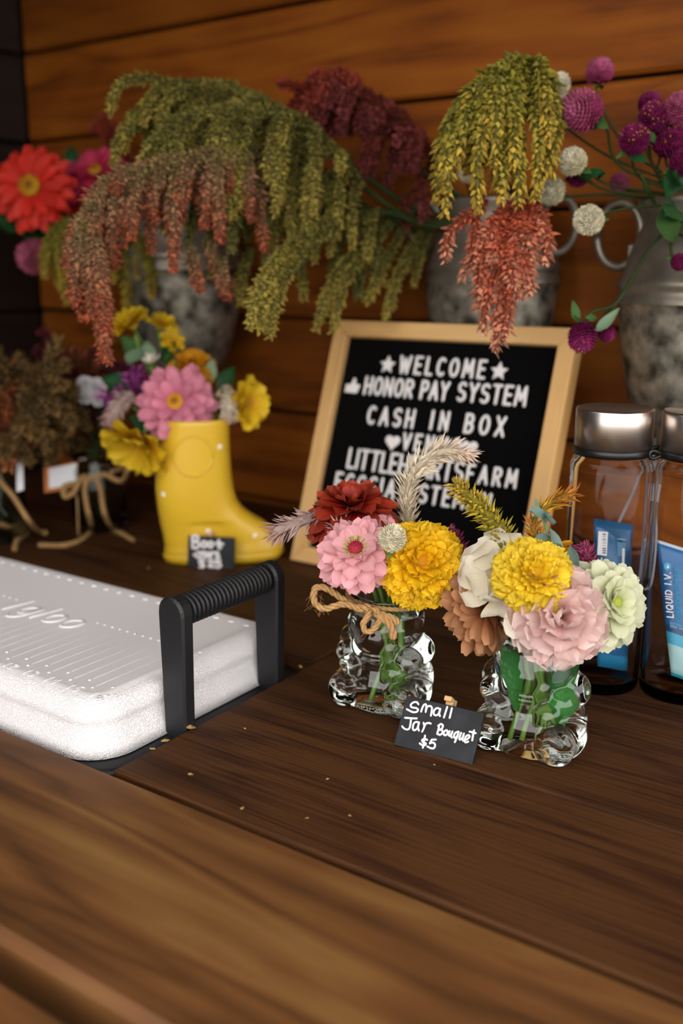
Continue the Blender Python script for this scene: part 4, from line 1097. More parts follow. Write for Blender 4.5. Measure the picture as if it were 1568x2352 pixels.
# ================================================================== zinc wall pots
M_zinc = principled('weathered_zinc', '#9c9284', .45, .8, .5)
noisy(M_zinc, '#6e665c', 38, .8, 8, .25, .002)
M_zincd = principled('crackled_zinc', '#4a463c', .5, .75, .5)
noisy(M_zincd, '#bdb4a4', 52, .9, 9, .4, .003)
M_hook = principled('dark_iron_hook', '#201b18', .6, .8)
def pot(label, px, py, z0, k=1.0, sq=1.0):
    yc = WALL_Y-.0855*k*sq; c = ony(px, py, yc); c = np.array([c[0], yc, z0])
    root = empty('zinc_wall_pot', label, 'pot', mat4(c, (1, 0, 0), (0, sq, 0), (0, 0, 1)), 'zinc pots hung on the wall')
    pr = [(.046, 0), (.050, .001), (.053, .004), (.066, .045), (.0755, .090), (.079, .118), (.0795, .128), (.0825, .131), (.0825, .136), (.0795, .139), (.080, .143), (.0825, .146), (.0825, .150), (.079, .153), (.072, .178), (.0645, .196), (.0625, .203), (.0655, .212), (.068, .217), (.0690, .220), (.0678, .2225), (.0655, .221), (.060, .203), (.058, .15), (.05, .03)]
    V, F = lathe(np.array(pr[:8])*k, 56, cap=(True, False)); obj('pot_body', mesh('pot_body', V, F, M_zincd), root)
    V, F = lathe(np.array(pr[7:])*k, 56, cap=(False, True)); obj('pot_shoulder', mesh('pot_shoulder', V, F, M_zinc), root)
    for s in (-1, 1):
        t = np.linspace(0, 2*pi, 29)[:-1]; pth = [(s*(.082+.021*math.cos(a))*k, -.018*k, (.192+.029*math.sin(a))*k) for a in t]; pth.append(pth[0])
        obj('ring_handle', mesh('ring_handle', *tube(np.array(pth), .0042*k, 8), M_zinc), root)
        V, F = box(s*.066*k-.006, s*.066*k+.006, -.024*k, -.012*k, .168*k, .184*k, .002); obj('handle_lug', mesh('handle_lug', V, F, M_zinc, False), root)
    obj('hanging_hook', mesh('hanging_hook', *tube(resample([(0, .0925*k, .235*k), (0, .078*k, .24*k), (0, .068*k, .225*k), (0, .066*k, .205*k)], 14), .003, 8), M_hook), root)
    return c
PM = pot('grey zinc pot on the wall behind the letter board', 1127, 640, .185, 1.0, .60)
PR = pot('mottled zinc pot with ring handle at the right edge, above the water bottles', 1628, 700, .160, 1.06)
PL = pot('zinc pot on the wall above the yellow boot', 425, 700, .200)
def mouth(c, dx=0, dy=0, dz=0.21): return np.asarray(c)+np.array([dx, dy, dz])
# ================================================================== petals and tassels: colours
C_red = petal_mat('dark_red_petal', '#5c100b', '#8f1a12', '#9c3a22', .5, .15, .22, .3)
C_pink = petal_mat('pink_petal', '#f0d4bc', '#f2b4b4', '#f2b2ba', .55, .3, .12, .35)
C_yel = petal_mat('golden_yellow_petal', '#d89406', '#f0b90c', '#f6c91c', .55, .3, .12, .2)
C_yel2 = petal_mat('lemon_yellow_petal', '#dca50a', '#f0c61a', '#f4d53a', .55, .3, .12, .2)
C_rust = petal_mat('rust_orange_petal', '#7a3c20', '#a8683f', '#bb8660', .6, .25, .2, .4)
C_white = petal_mat('cream_white_petal', '#ece2a8', '#fbf2da', '#fcf5e4', .6, .35, .06, .3)
C_carn = petal_mat('shell_pink_petal', '#dca49a', '#efc6c0', '#f4d6d0', .6, .35, .10, .4)
C_pale = petal_mat('pale_green_white_petal', '#a8b860', '#d3d8a8', '#dfe0c2', .6, .3, .10, .3)
C_zred = petal_mat('scarlet_petal', '#a81a10', '#dd2a1c', '#e63a2a', .5, .2, .15, .2)
C_zpk = petal_mat('crimson_pink_petal', '#8f1730', '#c22a48', '#cf3f66', .5, .2, .15, .2)
C_bpk = petal_mat('bright_pink_petal', '#c2506a', '#dc7c96', '#e795a8', .55, .25, .15, .2)
C_sun = petal_mat('sunflower_petal', '#c98a0a', '#e6b91a', '#ecc92e', .55, .3, .12, .2)
C_oran = petal_mat('amber_orange_petal', '#b86a06', '#dd940c', '#eaa41a', .55, .25, .12, .2)
C_cen_red = petal_mat('crimson_floret', '#8e2030', '#a82c3a', '#b03440', .6, .1, .2, 0)
C_cen_grn = petal_mat('yellow_green_floret', '#9fae3a', '#b2b84a', '#c9c56a', .6, .1, .2, 0)
C_cen_yel = petal_mat('yellow_floret', '#7a2414', '#d8a01c', '#dcae2c', .6, .1, .2, 0, stops=(0, .32, 1))
C_cen_gold = petal_mat('golden_floret', '#b07a14', '#d2a024', '#dcb034', .6, .1, .25, 0)
C_cen_brn = petal_mat('brown_floret', '#3a2410', '#5c3a16', '#8a6a20', .7, .0, .3, 0)
def tas(name, a, b, c, j=.28, gain=.74): return petal_mat(name, a, b, c, .65, .15, min(.6, j*1.75), 0, own=False, gain=gain)
T_green = tas('olive_tassel', '#6a642e', '#93873e', '#bda64c')
T_greeny = tas('yellow_green_tassel', '#787628', '#a99a3a', '#d0ac42')
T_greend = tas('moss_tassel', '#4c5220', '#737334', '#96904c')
T_rust = tas('rust_tassel', '#857a48', '#a87858', '#ba5a3c')
T_mar = tas('maroon_tassel', '#6e3020', '#883a2e', '#944648')
T_marr = tas('brick_red_tassel', '#7c2a1a', '#9c3822', '#a04434')
T_coral = tas('coral_tassel', '#b44e2e', '#d06a4c', '#e0a080')
T_wheat = tas('pale_wheat_celosia', '#c0ac8e', '#f2e6cc', '#e2c8b4', .14, .95)
T_wheatp = tas('pinkish_wheat_celosia', '#b59a94', '#c8aca2', '#b88c86', .14, .92)
T_ycel = tas('yellow_celosia', '#a39a36', '#c8b23c', '#d8b43c', .25)
T_ocel = tas('orange_celosia', '#c8a030', '#cf8a2a', '#c9762c', .25)
T_mag = tas('magenta_celosia', '#8a3055', '#a33c66', '#b05078', .2)
T_gwh = tas('white_globe_bract', '#c9bd92', '#ddd4b4', '#e4dcc4', .16, .92)
T_gpk = tas('pink_globe_bract', '#a53a66', '#bf5480', '#c8688e', .18)
T_gmg = tas('magenta_globe_bract', '#5a0e38', '#7c1850', '#982864', .25)
T_gpp = tas('rose_globe_bract', '#b8405a', '#cf6078', '#d87890', .15)
T_dry = tas('dried_brown_tassel', '#5c4424', '#7a5c30', '#94703c', .3, .62)
T_drym = tas('dried_maroon_tassel', '#4a1418', '#66202a', '#7a2a34', .3, .62)
T_dryo = tas('dried_rust_tassel', '#6b3014', '#96502a', '#b06a3a', .3, .62)
G_hang = 'amaranth stems drooping from the wall pots'

# ================================================================== bouquet in the left bear
jl = lambda dx, dy, z: in_jar(BL_, dx, dy, z)
def stems(root, loc, face, R, pts, key='stem', r=.0017):
    f = np.asarray(root.matrix_basis.col[2])[:3]; loc = np.asarray(loc)
    return add_stem(root, [loc-f*R*.25, loc-f*R*.9]+[np.asarray(p) for p in pts], r, key)
q = P(808, 1172, .765); o = zinnia('zinnia', 'dark red zinnia at the top of the left bear bouquet', 'flower', q, towards(-.05, .9, .48), .0380, C_red, None, [(15, .98, -20), (15, .92, -4), (13, .8, 12), (11, .62, 32), (8, .45, 55), (5, .3, 75)], wide=.42, droop=12, ruffle=.10, cup=.24)
stems(o, q, None, .034, [jl(-.006, .0, .09), jl(-.002, .002, .05), jl(.010, -.004, .006)])
q = P(818, 1268, .722); o = zinnia('zinnia', 'soft pink zinnia with a crimson centre at the front of the left bear bouquet', 'flower', q, towards(-.10, .52, .82), .0315, C_pink, C_cen_red, [(14, .98, -24), (14, .95, -10), (13, .86, 4), (12, .70, 20), (9, .5, 40)], wide=.42, cen=(.2, .22, 60), droop=4, cup=.18, ruffle=.04)
for k in range(16):
    a = 2*pi*k/16+random.uniform(-.15, .15); V, F = round_tube(np.array([[0, 0, 0], [0, 0, .0035]]), .0007, 6)
    obj('floret', mesh('floret', V, F, C_cen_grn), o, petal_mat4(a, math.radians(62), .0062, .0062) @ Matrix.Rotation(-pi/2, 4, 'X'))
stems(o, q, None, .03, [jl(-.010, -.004, .088), jl(-.002, -.006, .045), jl(-.012, -.012, .007)])
q = P(968, 1292, .722); o = marigold('marigold', 'golden marigold pompom in the left bear bouquet', q, towards(.10, .22, .95), .0322, C_yel, 170)
stems(o, q, None, .03, [jl(.010, -.002, .088), jl(.008, -.002, .05), jl(.006, -.008, .006)], r=.0021)
globe('white globe amaranth between the pink zinnia and golden marigold', P(900, 1236, .694), towards(.05, .35, .9), .0098, T_gwh, n=260, stem=[jl(.0, -.004, .09), jl(.004, .004, .04), jl(.001, .006, .006)], skey='stem')
spike('wheat_celosia', 'pale wheat celosia spike arching in front of the letter board', [P(936, 1215, .775), P(934, 1150, .775), P(945, 1095, .77), P(978, 1058, .765), P(1025, 1036, .76), P(1085, 1046, .755)], .0082, T_wheat, .0095, .0010, .42, 1.0, (.9, .3), [jl(.004, .006, .09), jl(.010, .010, .04), jl(.012, .004, .008)])
spike('wheat_celosia', 'pinkish wheat celosia spike poking out left beside the red zinnia', [P(735, 1183, .765), P(690, 1197, .76), P(650, 1213, .757), P(620, 1230, .755)], .0072, T_wheatp, .010, .0009, .45, .8, (1, .25), [P(800, 1200, .775), jl(-.012, .006, .095), jl(.0, .006, .05), jl(.014, .008, .007)])
spike('wheat_celosia', 'short pinkish celosia tucked between the red and pink zinnias', [P(795, 1240, .752), P(780, 1215, .752), P(772, 1200, .752)], .007, T_wheatp, .009, .0010, .45, .9, (1, .5), [jl(-.005, .004, .09), jl(.004, .006, .03)])
q = P(878, 1212, .752); o = ruffled('carnation', 'small pink bloom half hidden behind the white globe amaranth', q, towards(.1, .6, .7), .0135, C_pink, 16, ruffle=.06, tipcut=.02)
stems(o, q, None, .013, [jl(.002, .004, .09), jl(-.004, .006, .03)])
spike('magenta_celosia', 'magenta celosia peeking out behind the golden marigold', [P(1045, 1330, .765), P(1055, 1285, .765), P(1048, 1245, .765), P(1030, 1215, .765)], .006, T_mag, .005, .0011, .55, 1., (.8, .5), [jl(.014, .006, .092), jl(.008, .01, .03)])
# twine bow tied round the neck
M_twine = noisy(principled('jute_twine', '#b08a5c', .9, 0, .1), '#8a6840', 300, .7, 4)
def rope(path, r, twist=260., n=None):
    Ln = np.linalg.norm(np.diff(path, axis=0), axis=1).sum(); q = resample(path, n or max(16, int(Ln/.0012))); T, Nn, Bb = frames(q)
    s = np.concatenate([[0], np.cumsum(np.linalg.norm(np.diff(q, axis=0), axis=1))]); mb = MB()
    for k in range(3):
        a = s/(6.5*r)*2*pi+k*2*pi/3
        mb.add(*round_tube(q+(Nn*np.cos(a)[:, None]+Bb*np.sin(a)[:, None])*r*.5, r*.58, 6))
    return mb
bow = empty('twine_bow', 'jute twine bow tied around the neck of the left glass bear', 'twine', mat4(BL_+[0, 0, .086]))
def tw(path, r=.0021, name='twine_loop'): wobj(name, rope(path, r).mesh(name, M_twine), bow)
ringp = []
for a in np.linspace(0, 2*pi, 40): ringp.append(BL_+RT*.0308*math.cos(a)+FH*.0308*math.sin(a)+np.array([0, 0, .0865-.002*math.cos(a)]))
tw(ringp, .0019, 'twine_wrap')
KN = P(838, 1404, .738)
tw([KN, P(800, 1385, .737), P(750, 1352, .737), P(724, 1352, .737), P(722, 1382, .734), P(745, 1398, .732), P(790, 1388, .732), KN], .0026)
tw([KN, P(862, 1400, .732), P(872, 1420, .730), P(858, 1446, .728), P(840, 1450, .728), P(834, 1432, .729), P(848, 1408, .731), KN], .0023)
tw([KN+RT*.003, P(880, 1412, .731), P(905, 1422, .729), P(912, 1432, .729)], .0026, 'twine_end')
tw([KN+RT*.004, P(880, 1420, .730), P(898, 1440, .728), P(904, 1464, .728)], .0030, 'twine_end')
tw([KN-RT*.006+UP*.002, KN+UP*.003-FW*.003, KN+RT*.006-UP*.001], .0036, 'knot')
mbf = MB(); rg = random.Random(3)
for k in range(46):
    b = rg.choice([P(845, 1448, .727), P(905, 1466, .727), P(740, 1396, .731), P(860, 1420, .728), P(890, 1440, .727), P(726, 1370, .732)])+RT*rg.gauss(0, .003)+UP*rg.gauss(0, .002)
    d = unit(RT*rg.gauss(0, 1)-UP*abs(rg.gauss(.8, .6))-FW*rg.gauss(.2, .5)); mbf.add(*tube(fall(b, d, rg.uniform(.004, .011), 15, 6, .5, rg), .00009, 4))
wobj('loose_fibres', mbf.mesh('loose_fibres', M_twine), bow, kind='stuff')

# ================================================================== bouquet in the right bear
jr = lambda dx, dy, z: in_jar(BR_, dx, dy, z)
q = P(1118, 1400, .716); o = zinnia('zinnia', 'faded rust orange zinnia facing away at the left of the right bear bouquet', 'flower', q, towards(-.5, -.25, -.72), .0335, C_rust, C_cen_brn, [(15, .95, -22), (15, 1.0, -8), (14, 1.0, 6), (12, .8, 20)], wide=.42, droop=-30, cup=.22)
stems(o, q, None, .03, [jr(-.012, -.002, .09), jr(-.006, .0, .05), jr(-.016, -.006, .008)])
q = P(1172, 1335, .700); o = ruffled('lisianthus', 'cream white ruffled lisianthus in the right bear bouquet', q, towards(-.45, .25, .75), .0335, C_white, 11, spread=88, Lk=.98, Wk=1.35, ruffle=.04, freq=1.8, tipcut=.02, inner=.5, power=.6, bend=10)
me = petal_mesh('petal', C_white, .024, .019, .4, .6, .15, math.radians(-12), .05, 2, .03, 0, 9, 8, 5); 
wobj_me = me; me.transform(mat4(P(1185, 1388, .678), *[np.array(v) for v in (RT*.99, -UP*.95-FW*.25, unit(np.cross(RT, -UP*.95-FW*.25)))])); wobj('petal', me, o)
stems(o, q, None, .03, [jr(-.008, -.002, .09), jr(.0, -.002, .05), jr(-.010, -.012, .01)])
q = P(1226, 1322, .668); o = marigold('marigold', 'lemon yellow marigold at the front of the right bear bouquet', q, towards(.02, .30, .95), .0272, C_yel2, 160)
stems(o, q, None, .027, [jr(.0, -.006, .092), jr(.002, -.004, .05), jr(.004, -.004, .008)], r=.002)
q = P(1283, 1415, .672); o = ruffled('carnation', 'shell pink carnation hanging over the rim of the right bear', q, towards(.03, .12, .98), .0345, C_carn, 34, spread=106, Lk=.92, Wk=.95, ruffle=.085, freq=2.0, tipcut=.035, inner=.3, power=.62)
stems(o, q, None, .03, [jr(.006, -.006, .092), jr(.006, .0, .06), jr(.004, .006, .01)])
q = P(1402, 1385, .682); o = zinnia('zinnia', 'pale green white zinnia at the right of the right bear bouquet', 'flower', q, towards(.40, .18, .86), .0335, C_pale, C_cen_grn, [(13, 1.0, -20), (14, .96, -6), (13, .85, 8), (12, .68, 24), (10, .5, 42), (7, .35, 60)], wide=.46, cen=(.12, .1, 30), droop=8, cup=.10, ruffle=.03)
stems(o, q, None, .03, [jr(.014, .0, .092), jr(.010, .004, .05), jr(.010, .0, .008)])
spike('yellow_celosia', 'yellow green celosia spike leaning left above the white lisianthus', [P(1172, 1262, .705), P(1150, 1222, .705), P(1118, 1180, .703), P(1082, 1145, .70), P(1042, 1110, .697)], .0078, T_ycel, .0062, .0011, .62, 1.1, (.9, .35), [jr(-.006, .002, .092), jr(-.002, .008, .03)])
spike('orange_celosia', 'orange celosia tip pointing right above the eucalyptus', [P(1236, 1180, .70), P(1258, 1160, .70), P(1290, 1145, .698), P(1322, 1133, .696)], .0048, T_ocel, .0075, .0010, .4, .9, (1, .3), [P(1226, 1215, .705), jr(.0, .006, .095), jr(.004, .008, .03)])
spike('orange_celosia', 'golden celosia stub standing behind the lemon marigold', [P(1232, 1252, .705), P(1226, 1220, .705), P(1224, 1196, .705)], .0052, T_ocel, .007, .0011, .5, .9, (1, .5), [jr(.002, .008, .095), jr(.006, .008, .03)])
q = P(1262, 1268, .712); o = zinnia('yellow_daisy', 'ochre yellow bloom hidden behind the lemon marigold', 'flower', q, towards(.0, .9, .35), .024, C_oran, C_cen_yel, [(14, 1, 0), (12, .9, 14)], wide=.34)
stems(o, q, None, .024, [jr(.002, .006, .092), jr(.008, .010, .03)])
spike('magenta_celosia', 'dusty pink celosia between the eucalyptus and pale green zinnia', [P(1345, 1320, .70), P(1348, 1285, .70), P(1335, 1252, .70)], .0062, T_mag, .005, .0012, .5, 1., (1, .5), [jr(.012, .004, .092), jr(.010, .006, .03)])
eu = empty('eucalyptus_sprig', 'blue grey eucalyptus sprig rising behind the lemon marigold', 'leaf', mat4(jr(.004, .004, .09)))
add_stem(eu, [jr(.006, .004, .03), jr(.006, .004, .09), P(1262, 1270, .70), P(1258, 1230, .697), P(1246, 1190, .695), P(1232, 1155, .695)], .0009, MG['leaf_gr'])
def euleaf(b, t, W, nrm, bd=.3): add_leaf(eu, P(*b), P(*t), W, 'euc', nrm, bd, point=.25, cup=.25)
euleaf((1252, 1180, .693), (1208, 1180, .690), .0100, towards(.2, .5, .8), .5); euleaf((1252, 1178, .695), (1262, 1212, .688), .0095, towards(.5, -.1, .8), .4)
euleaf((1246, 1195, .696), (1266, 1180, .690), .0085, towards(-.2, .4, .8)); euleaf((1236, 1165, .695), (1225, 1147, .694), .004, towards(.3, .2, .8))
euleaf((1262, 1215, .696), (1298, 1275, .690), .0085, towards(.3, .5, .7), -.5); euleaf((1310, 1255, .690), (1325, 1318, .686), .0095, towards(-.5, .2, .8), .2)
euleaf((1250, 1225, .695), (1232, 1255, .688), .0075, towards(-.1, .3, .9)); euleaf((1265, 1235, .697), (1240, 1238, .695), .006, towards(.1, .6, .8)); euleaf((1285, 1250, .69), (1268, 1262, .684), .0075, towards(0, .8, .6))
gl = empty('jar_leaves', 'dark green strap leaf and round grey leaves under water in the right bear', 'leaf', mat4(jr(.01, .0, .05)))
add_leaf(gl, jr(.018, -.006, .088), jr(.006, -.010, .022), .022, 'leaf_jar', towards(.3, 0, .9), .3, point=.3); add_leaf(gl, jr(-.018, .004, .085), jr(-.012, -.004, .03), .014, 'leaf_jar', towards(-.4, 0, .9), .3, point=.4)
add_leaf(gl, jr(.006, -.014, .070), jr(.018, -.015, .076), .010, 'euc', towards(.2, 0, .98), .2, point=.2); add_leaf(gl, jr(.006, -.016, .056), jr(.017, -.016, .066), .0085, 'euc', towards(.2, 0, .98), .2, point=.2)
add_stem(gl, [jr(.004, -.012, .088), jr(.006, -.014, .07), jr(.006, -.014, .055)], .0006, 'leaf_gr' if False else MG['leaf_gr'])

# ================================================================== bouquet in the boot
bm = hb+bx*.04+np.array([0, 0, .12])
q = P(403, 925, 1.115); o = zinnia('zinnia', 'large bright pink zinnia at the front of the boot bouquet', 'flower', q, towards(.02, .12, .98), .0460, C_bpk, C_cen_yel, [(15, 1, -8), (14, .92, 4), (12, .76, 18), (9, .55, 34)], wide=.36, cen=(.24, .14, 60))
stems(o, q, None, .046, [bm])
def daisy(label, px, py, d, face, R, n=13, layers=None, pm=None):
    q = P(px, py, d); o = zinnia('yellow_sunflower', label, 'flower', q, face, R, pm or C_sun, C_cen_gold, layers or [(n-3, 1, 14), (n-5, .85, 34)], wide=.62, cen=(.22, .12, 50), cup=.26); stems(o, q, None, R, [bm+np.array([random.uniform(-.01, .01)]*3)], r=.002); return o
daisy('yellow sunflower drooping at the left of the boot mouth', 322, 1010, 1.11, towards(-.25, -.62, .45), .0420, 13, [(10, 1, 26), (8, .85, 44)])
daisy('yellow sunflower seen side on at the right of the boot bouquet', 565, 925, 1.14, towards(.55, -.05, .4), .0300, 13, [(9, 1, 16), (7, .85, 36)])
daisy('yellow bloom at the very top left of the boot bouquet', 298, 745, 1.15, towards(-.35, .6, .5), .0270, 12)
daisy('small yellow bloom at the top right of the boot bouquet', 372, 745, 1.16, towards(.3, .7, .5), .0185, 11)
daisy('tiny yellow bloom among the leaves above the orange marigold', 395, 783, 1.14, towards(.4, .3, .8), .0150, 10)
q = P(437, 848, 1.155); o = marigold('marigold', 'amber orange marigold behind the pink zinnia in the boot', q, towards(.05, .6, .75), .0300, C_oran, 110); stems(o, q, None, .03, [bm])
for lb, pp in (('purple celosia on the left of the boot bouquet, lower clump', [P(300, 930, 1.13), P(262, 915, 1.125), P(240, 925, 1.12)]), ('purple celosia beside the white bud in the boot bouquet, upper clump', [P(345, 900, 1.14), P(315, 880, 1.135), P(298, 850, 1.13)])):
    spike('purple_celosia', lb, pp, .0135, tas('purple_celosia_%d' % pp[0][2].__hash__(), '#7a2a6a', '#9c3a86', '#b0509c', .2), .009, .0026, .6, .7, (1, .6), [bm])
spike('wheat_celosia', 'pale wheat celosia hanging below the purple celosia in the boot', [P(300, 905, 1.12), P(272, 935, 1.11), P(245, 975, 1.105)], .0105, T_wheatp, .008, .0014, .45, .8, (1, .4), [bm])
spike('wheat_celosia', 'pale wheat celosia between the pink zinnia and side-on sunflower', [P(520, 890, 1.13), P(524, 920, 1.12), P(526, 962, 1.115)], .0105, T_wheat, .008, .0014, .45, .8, (1, .3), [P(500, 900, 1.15), bm])
q = P(346, 838, 1.135); o = ruffled('lisianthus', 'small cream bud above the pink zinnia in the boot', q, towards(-.05, .8, .5), .0165, C_white, 12, spread=60, inner=.6, ruffle=.04, bend=16); stems(o, q, None, .016, [bm])
lf = empty('boot_greenery', 'green leaves sticking out of the boot bouquet', 'leaf', mat4(bm))
for b, t, W, k in (((330, 830, 1.15), (268, 775, 1.14), .026, 'leaf'), ((340, 840, 1.14), (335, 775, 1.13), .022, 'leaf_gr'), ((320, 800, 1.13), (300, 850, 1.12), .024, 'leaf_gr'), ((370, 830, 1.15), (415, 790, 1.14), .024, 'leaf_dk'), ((300, 890, 1.15), (235, 880, 1.15), .030, 'leaf_dk'), ((480, 880, 1.15), (488, 822, 1.15), .016, 'leaf_gr'), ((500, 900, 1.16), (545, 845, 1.16), .022, 'leaf_dk'), ((350, 980, 1.13), (290, 965, 1.12), .026, 'leaf_dk'), ((360, 990, 1.13), (385, 1030, 1.12), .026, 'leaf_dk'), ((500, 930, 1.15), (545, 965, 1.15), .022, 'leaf_dk'), ((390, 850, 1.15), (400, 800, 1.14), .020, 'leaf')):
    add_leaf(lf, P(*b), P(*t), W, k, towards(random.uniform(-.4, .4), .3, .9))
add_stem(lf, [bm, P(340, 850, 1.15), P(310, 770, 1.14)], .002, 'stem')

# ================================================================== dried bouquets at the far left
M_jar = glass('thin_jar_glass', '#dfeee4', 1.3)
def jam_jar(label, base, R=.036, Hj=.098):
    root = empty('glass_jar', label, 'jar', mat4(base), 'jars of dried flowers')
    V, F = lathe([(.002, 0), (R-.004, 0), (R, .004), (R, Hj-.02), (R-.006, Hj-.008), (R-.006, Hj), (R-.008, Hj), (R-.008, Hj-.008), (R-.003, Hj-.02), (R-.003, .006), (.002, .004)], 40, cap=(True, True)); obj('jar_glass', fix_normals(mesh('jar_glass', V, F, M_jar)), root); return root
JA = onz(232, 1212); JB = onz(-10, 1235)
jam_jar('glass jar of dried flowers tied with a twine bow, left of the boot', JA); jam_jar('glass jar of dried flowers cut by the left edge of the photo', JB, .04, .105)
dA = JA@FW-CAM@FW; dB = JB@FW-CAM@FW
def dried(label, J, d, dirs, mat, Lk=(.05, .09), R=(.008, .011), n=9, seed=3, top=()):
    s = [J+[0, 0, .01], J+[0, 0, .09]]+[P(x, y, d) for x, y in dirs]
    return plume('dried_amaranth', label, s, mat, (.4, 1), int(n*1.6), Lk, R, .007, .0022, 1.0, .5, 5., group='dried flowers in the jars', seed=seed, dens=.7, lift=.5, cover=.5)
dried('dried brown amaranth mound at the left edge of the photo', JB, dB-.03, [(20, 1000), (60, 880), (30, 850)], T_dry, n=16, seed=4, Lk=(.05, .1), R=(.008, .012))
dried('dried olive brown amaranth hanging beside the left jar', JB, dB-.06, [(40, 1000), (90, 900), (110, 960)], T_dry, n=12, seed=5)
dried('dried rust tinted amaranth at the left edge near the twine', JB, dB-.05, [(30, 1040), (20, 950), (0, 900)], T_dryo, n=8, seed=6)
dried('dried crimson amaranth standing up beside the small white blooms', JA, dA+.02, [(190, 1000), (145, 880), (125, 815)], T_drym, n=14, seed=7, R=(.006, .008), Lk=(.03, .05))
dried('dried dark maroon amaranth in the jar left of the boot', JA, dA, [(215, 1000), (190, 920), (210, 880)], T_drym, n=14, seed=8)
dried('dried rust amaranth above the jar left of the boot', JA, dA, [(215, 1000), (215, 880), (205, 845)], T_dryo, n=9, seed=9, Lk=(.03, .05))
dried('dried brown amaranth drooping over the jar with the twine bow', JA, dA-.03, [(190, 1020), (160, 960), (130, 1000)], T_dry, n=12, seed=10)
for k, (px, py, rr_) in enumerate(((195, 882, .012), (222, 890, .014), (193, 912, .010), (224, 918, .010), (137, 926, .015))):
    q = P(px, py, dA-.075); lab = ('tiny white dried bloom, top left of the cluster beside the boot', 'largest white dried bloom beside the purple celosia', 'tiny white dried bloom, lower left of the cluster beside the boot', 'tiny white dried bloom, lower right of the cluster beside the boot', 'lone white dried bloom between the two dried bouquets')[k]
    o = ruffled('strawflower', lab, q, towards(.1, .3, .9), rr_, petal_mat('white_papery_petal_%d' % k, '#d8d2d0', '#e6e2e2', '#eeeaea', .6, .3, .06, .1), 22, group='white dried blooms', ruffle=.05); stems(o, q, None, rr_, [JA+[0, 0, .08]], 'stem_dk', .0012)
M_card = principled('white_price_card', '#dcdcdf', .6); M_cardo = principled('orange_card_border', '#b5651d', .6)
cd = empty('price_card', 'white card with orange border among the dried flowers', 'card', mat4(P(150, 1130, dA-.045)))
cn = towards(.1, .1, 1.); pl0 = P(150, 1100, dA-.045)
slab3 = lambda pts, t, m, nm: wobj(nm, fix_normals(mesh(nm, [onplane(x, y, pl0, cn)+cn*t for x, y in pts]+[onplane(x, y, pl0, cn)+cn*(t-.0008) for x, y in pts], [[0, 1, 2, 3], [7, 6, 5, 4], [0, 4, 5, 1], [1, 5, 6, 2], [2, 6, 7, 3], [3, 7, 4, 0]], m, False)), cd)
slab3([(100, 1075), (180, 1060), (182, 1120), (102, 1132)], 0, M_cardo, 'border'); slab3([(112, 1076), (178, 1064), (178, 1112), (113, 1122)], .001, M_card, 'card_face')
wobj('card_pick', mesh('card_pick', *tube(np.array([onplane(140, 1120, pl0, cn)-cn*.002, JA-RT*.02-FH*.033+[0, 0, .05], JA-RT*.02-FH*.038+[0, 0, .0]]), .0012, 6), M_clip), cd)
cd2 = empty('plant_tag', 'narrow white tag at the left edge among the dried flowers', 'tag', mat4(JB+RT*.045+[0, 0, .0])); pl0 = P(45, 1080, dB-.045); 
wobj('tag_face', fix_normals(mesh('tag_face', [onplane(x, y, pl0, cn)+cn*t for t in (0, -.001) for x, y in ((38, 1035), (52, 1033), (54, 1125), (38, 1130))], [[0, 1, 2, 3], [7, 6, 5, 4], [0, 4, 5, 1], [1, 5, 6, 2], [2, 6, 7, 3], [3, 7, 4, 0]], M_card, False)), cd2)
def bow2(label, paths, J):
    b = empty('twine_bow', label, 'twine', mat4(np.asarray(J)+[0, 0, .08]), 'twine bows on the dried bouquets')
    for nm, p, r in paths: wobj(nm, rope(p, r).mesh(nm, M_twine), b)
dd = dA-.05
fl = lambda x, y: onz(x, y, .003)
bow2('brown twine bow on the jar of dried flowers left of the boot', [('twine_loop', [P(215, 1095, dd), P(190, 1095, dd), P(170, 1130, dd-.01), P(148, 1140, dd-.01), P(148, 1118, dd-.01), P(175, 1110, dd), P(212, 1098, dd)], .0033), ('twine_loop', [P(215, 1095, dd), P(240, 1090, dd), P(275, 1105, dd), P(290, 1090, dd+.02), P(288, 1075, dd+.03), P(255, 1085, dd)], .0033),
   ('twine_end', [P(205, 1095, dd), P(195, 1125, dd-.005), P(203, 1180, dd-.015), fl(210, 1215), fl(190, 1238), fl(150, 1252), fl(90, 1252)], .0033), ('twine_end', [P(220, 1093, dd), P(232, 1130, dd-.005), P(240, 1180, dd-.015), fl(258, 1214), fl(282, 1226), fl(305, 1240)], .0033)], JA)
bow2('brown twine bow cut by the left edge of the photo', [('twine_loop', [P(-20, 1090, dB-.05), P(10, 1075, dB-.055), P(45, 1050, dB-.05), P(30, 1045, dB-.045)], .0033), ('twine_end', [P(-20, 1085, dB-.05), P(30, 1140, dB-.06), P(65, 1195, dB-.075), fl(85, 1218), fl(105, 1224)], .0033), ('twine_end', [P(-20, 1200, dB-.07), fl(60, 1222), fl(40, 1240), fl(33, 1262)], .0033)], JB)

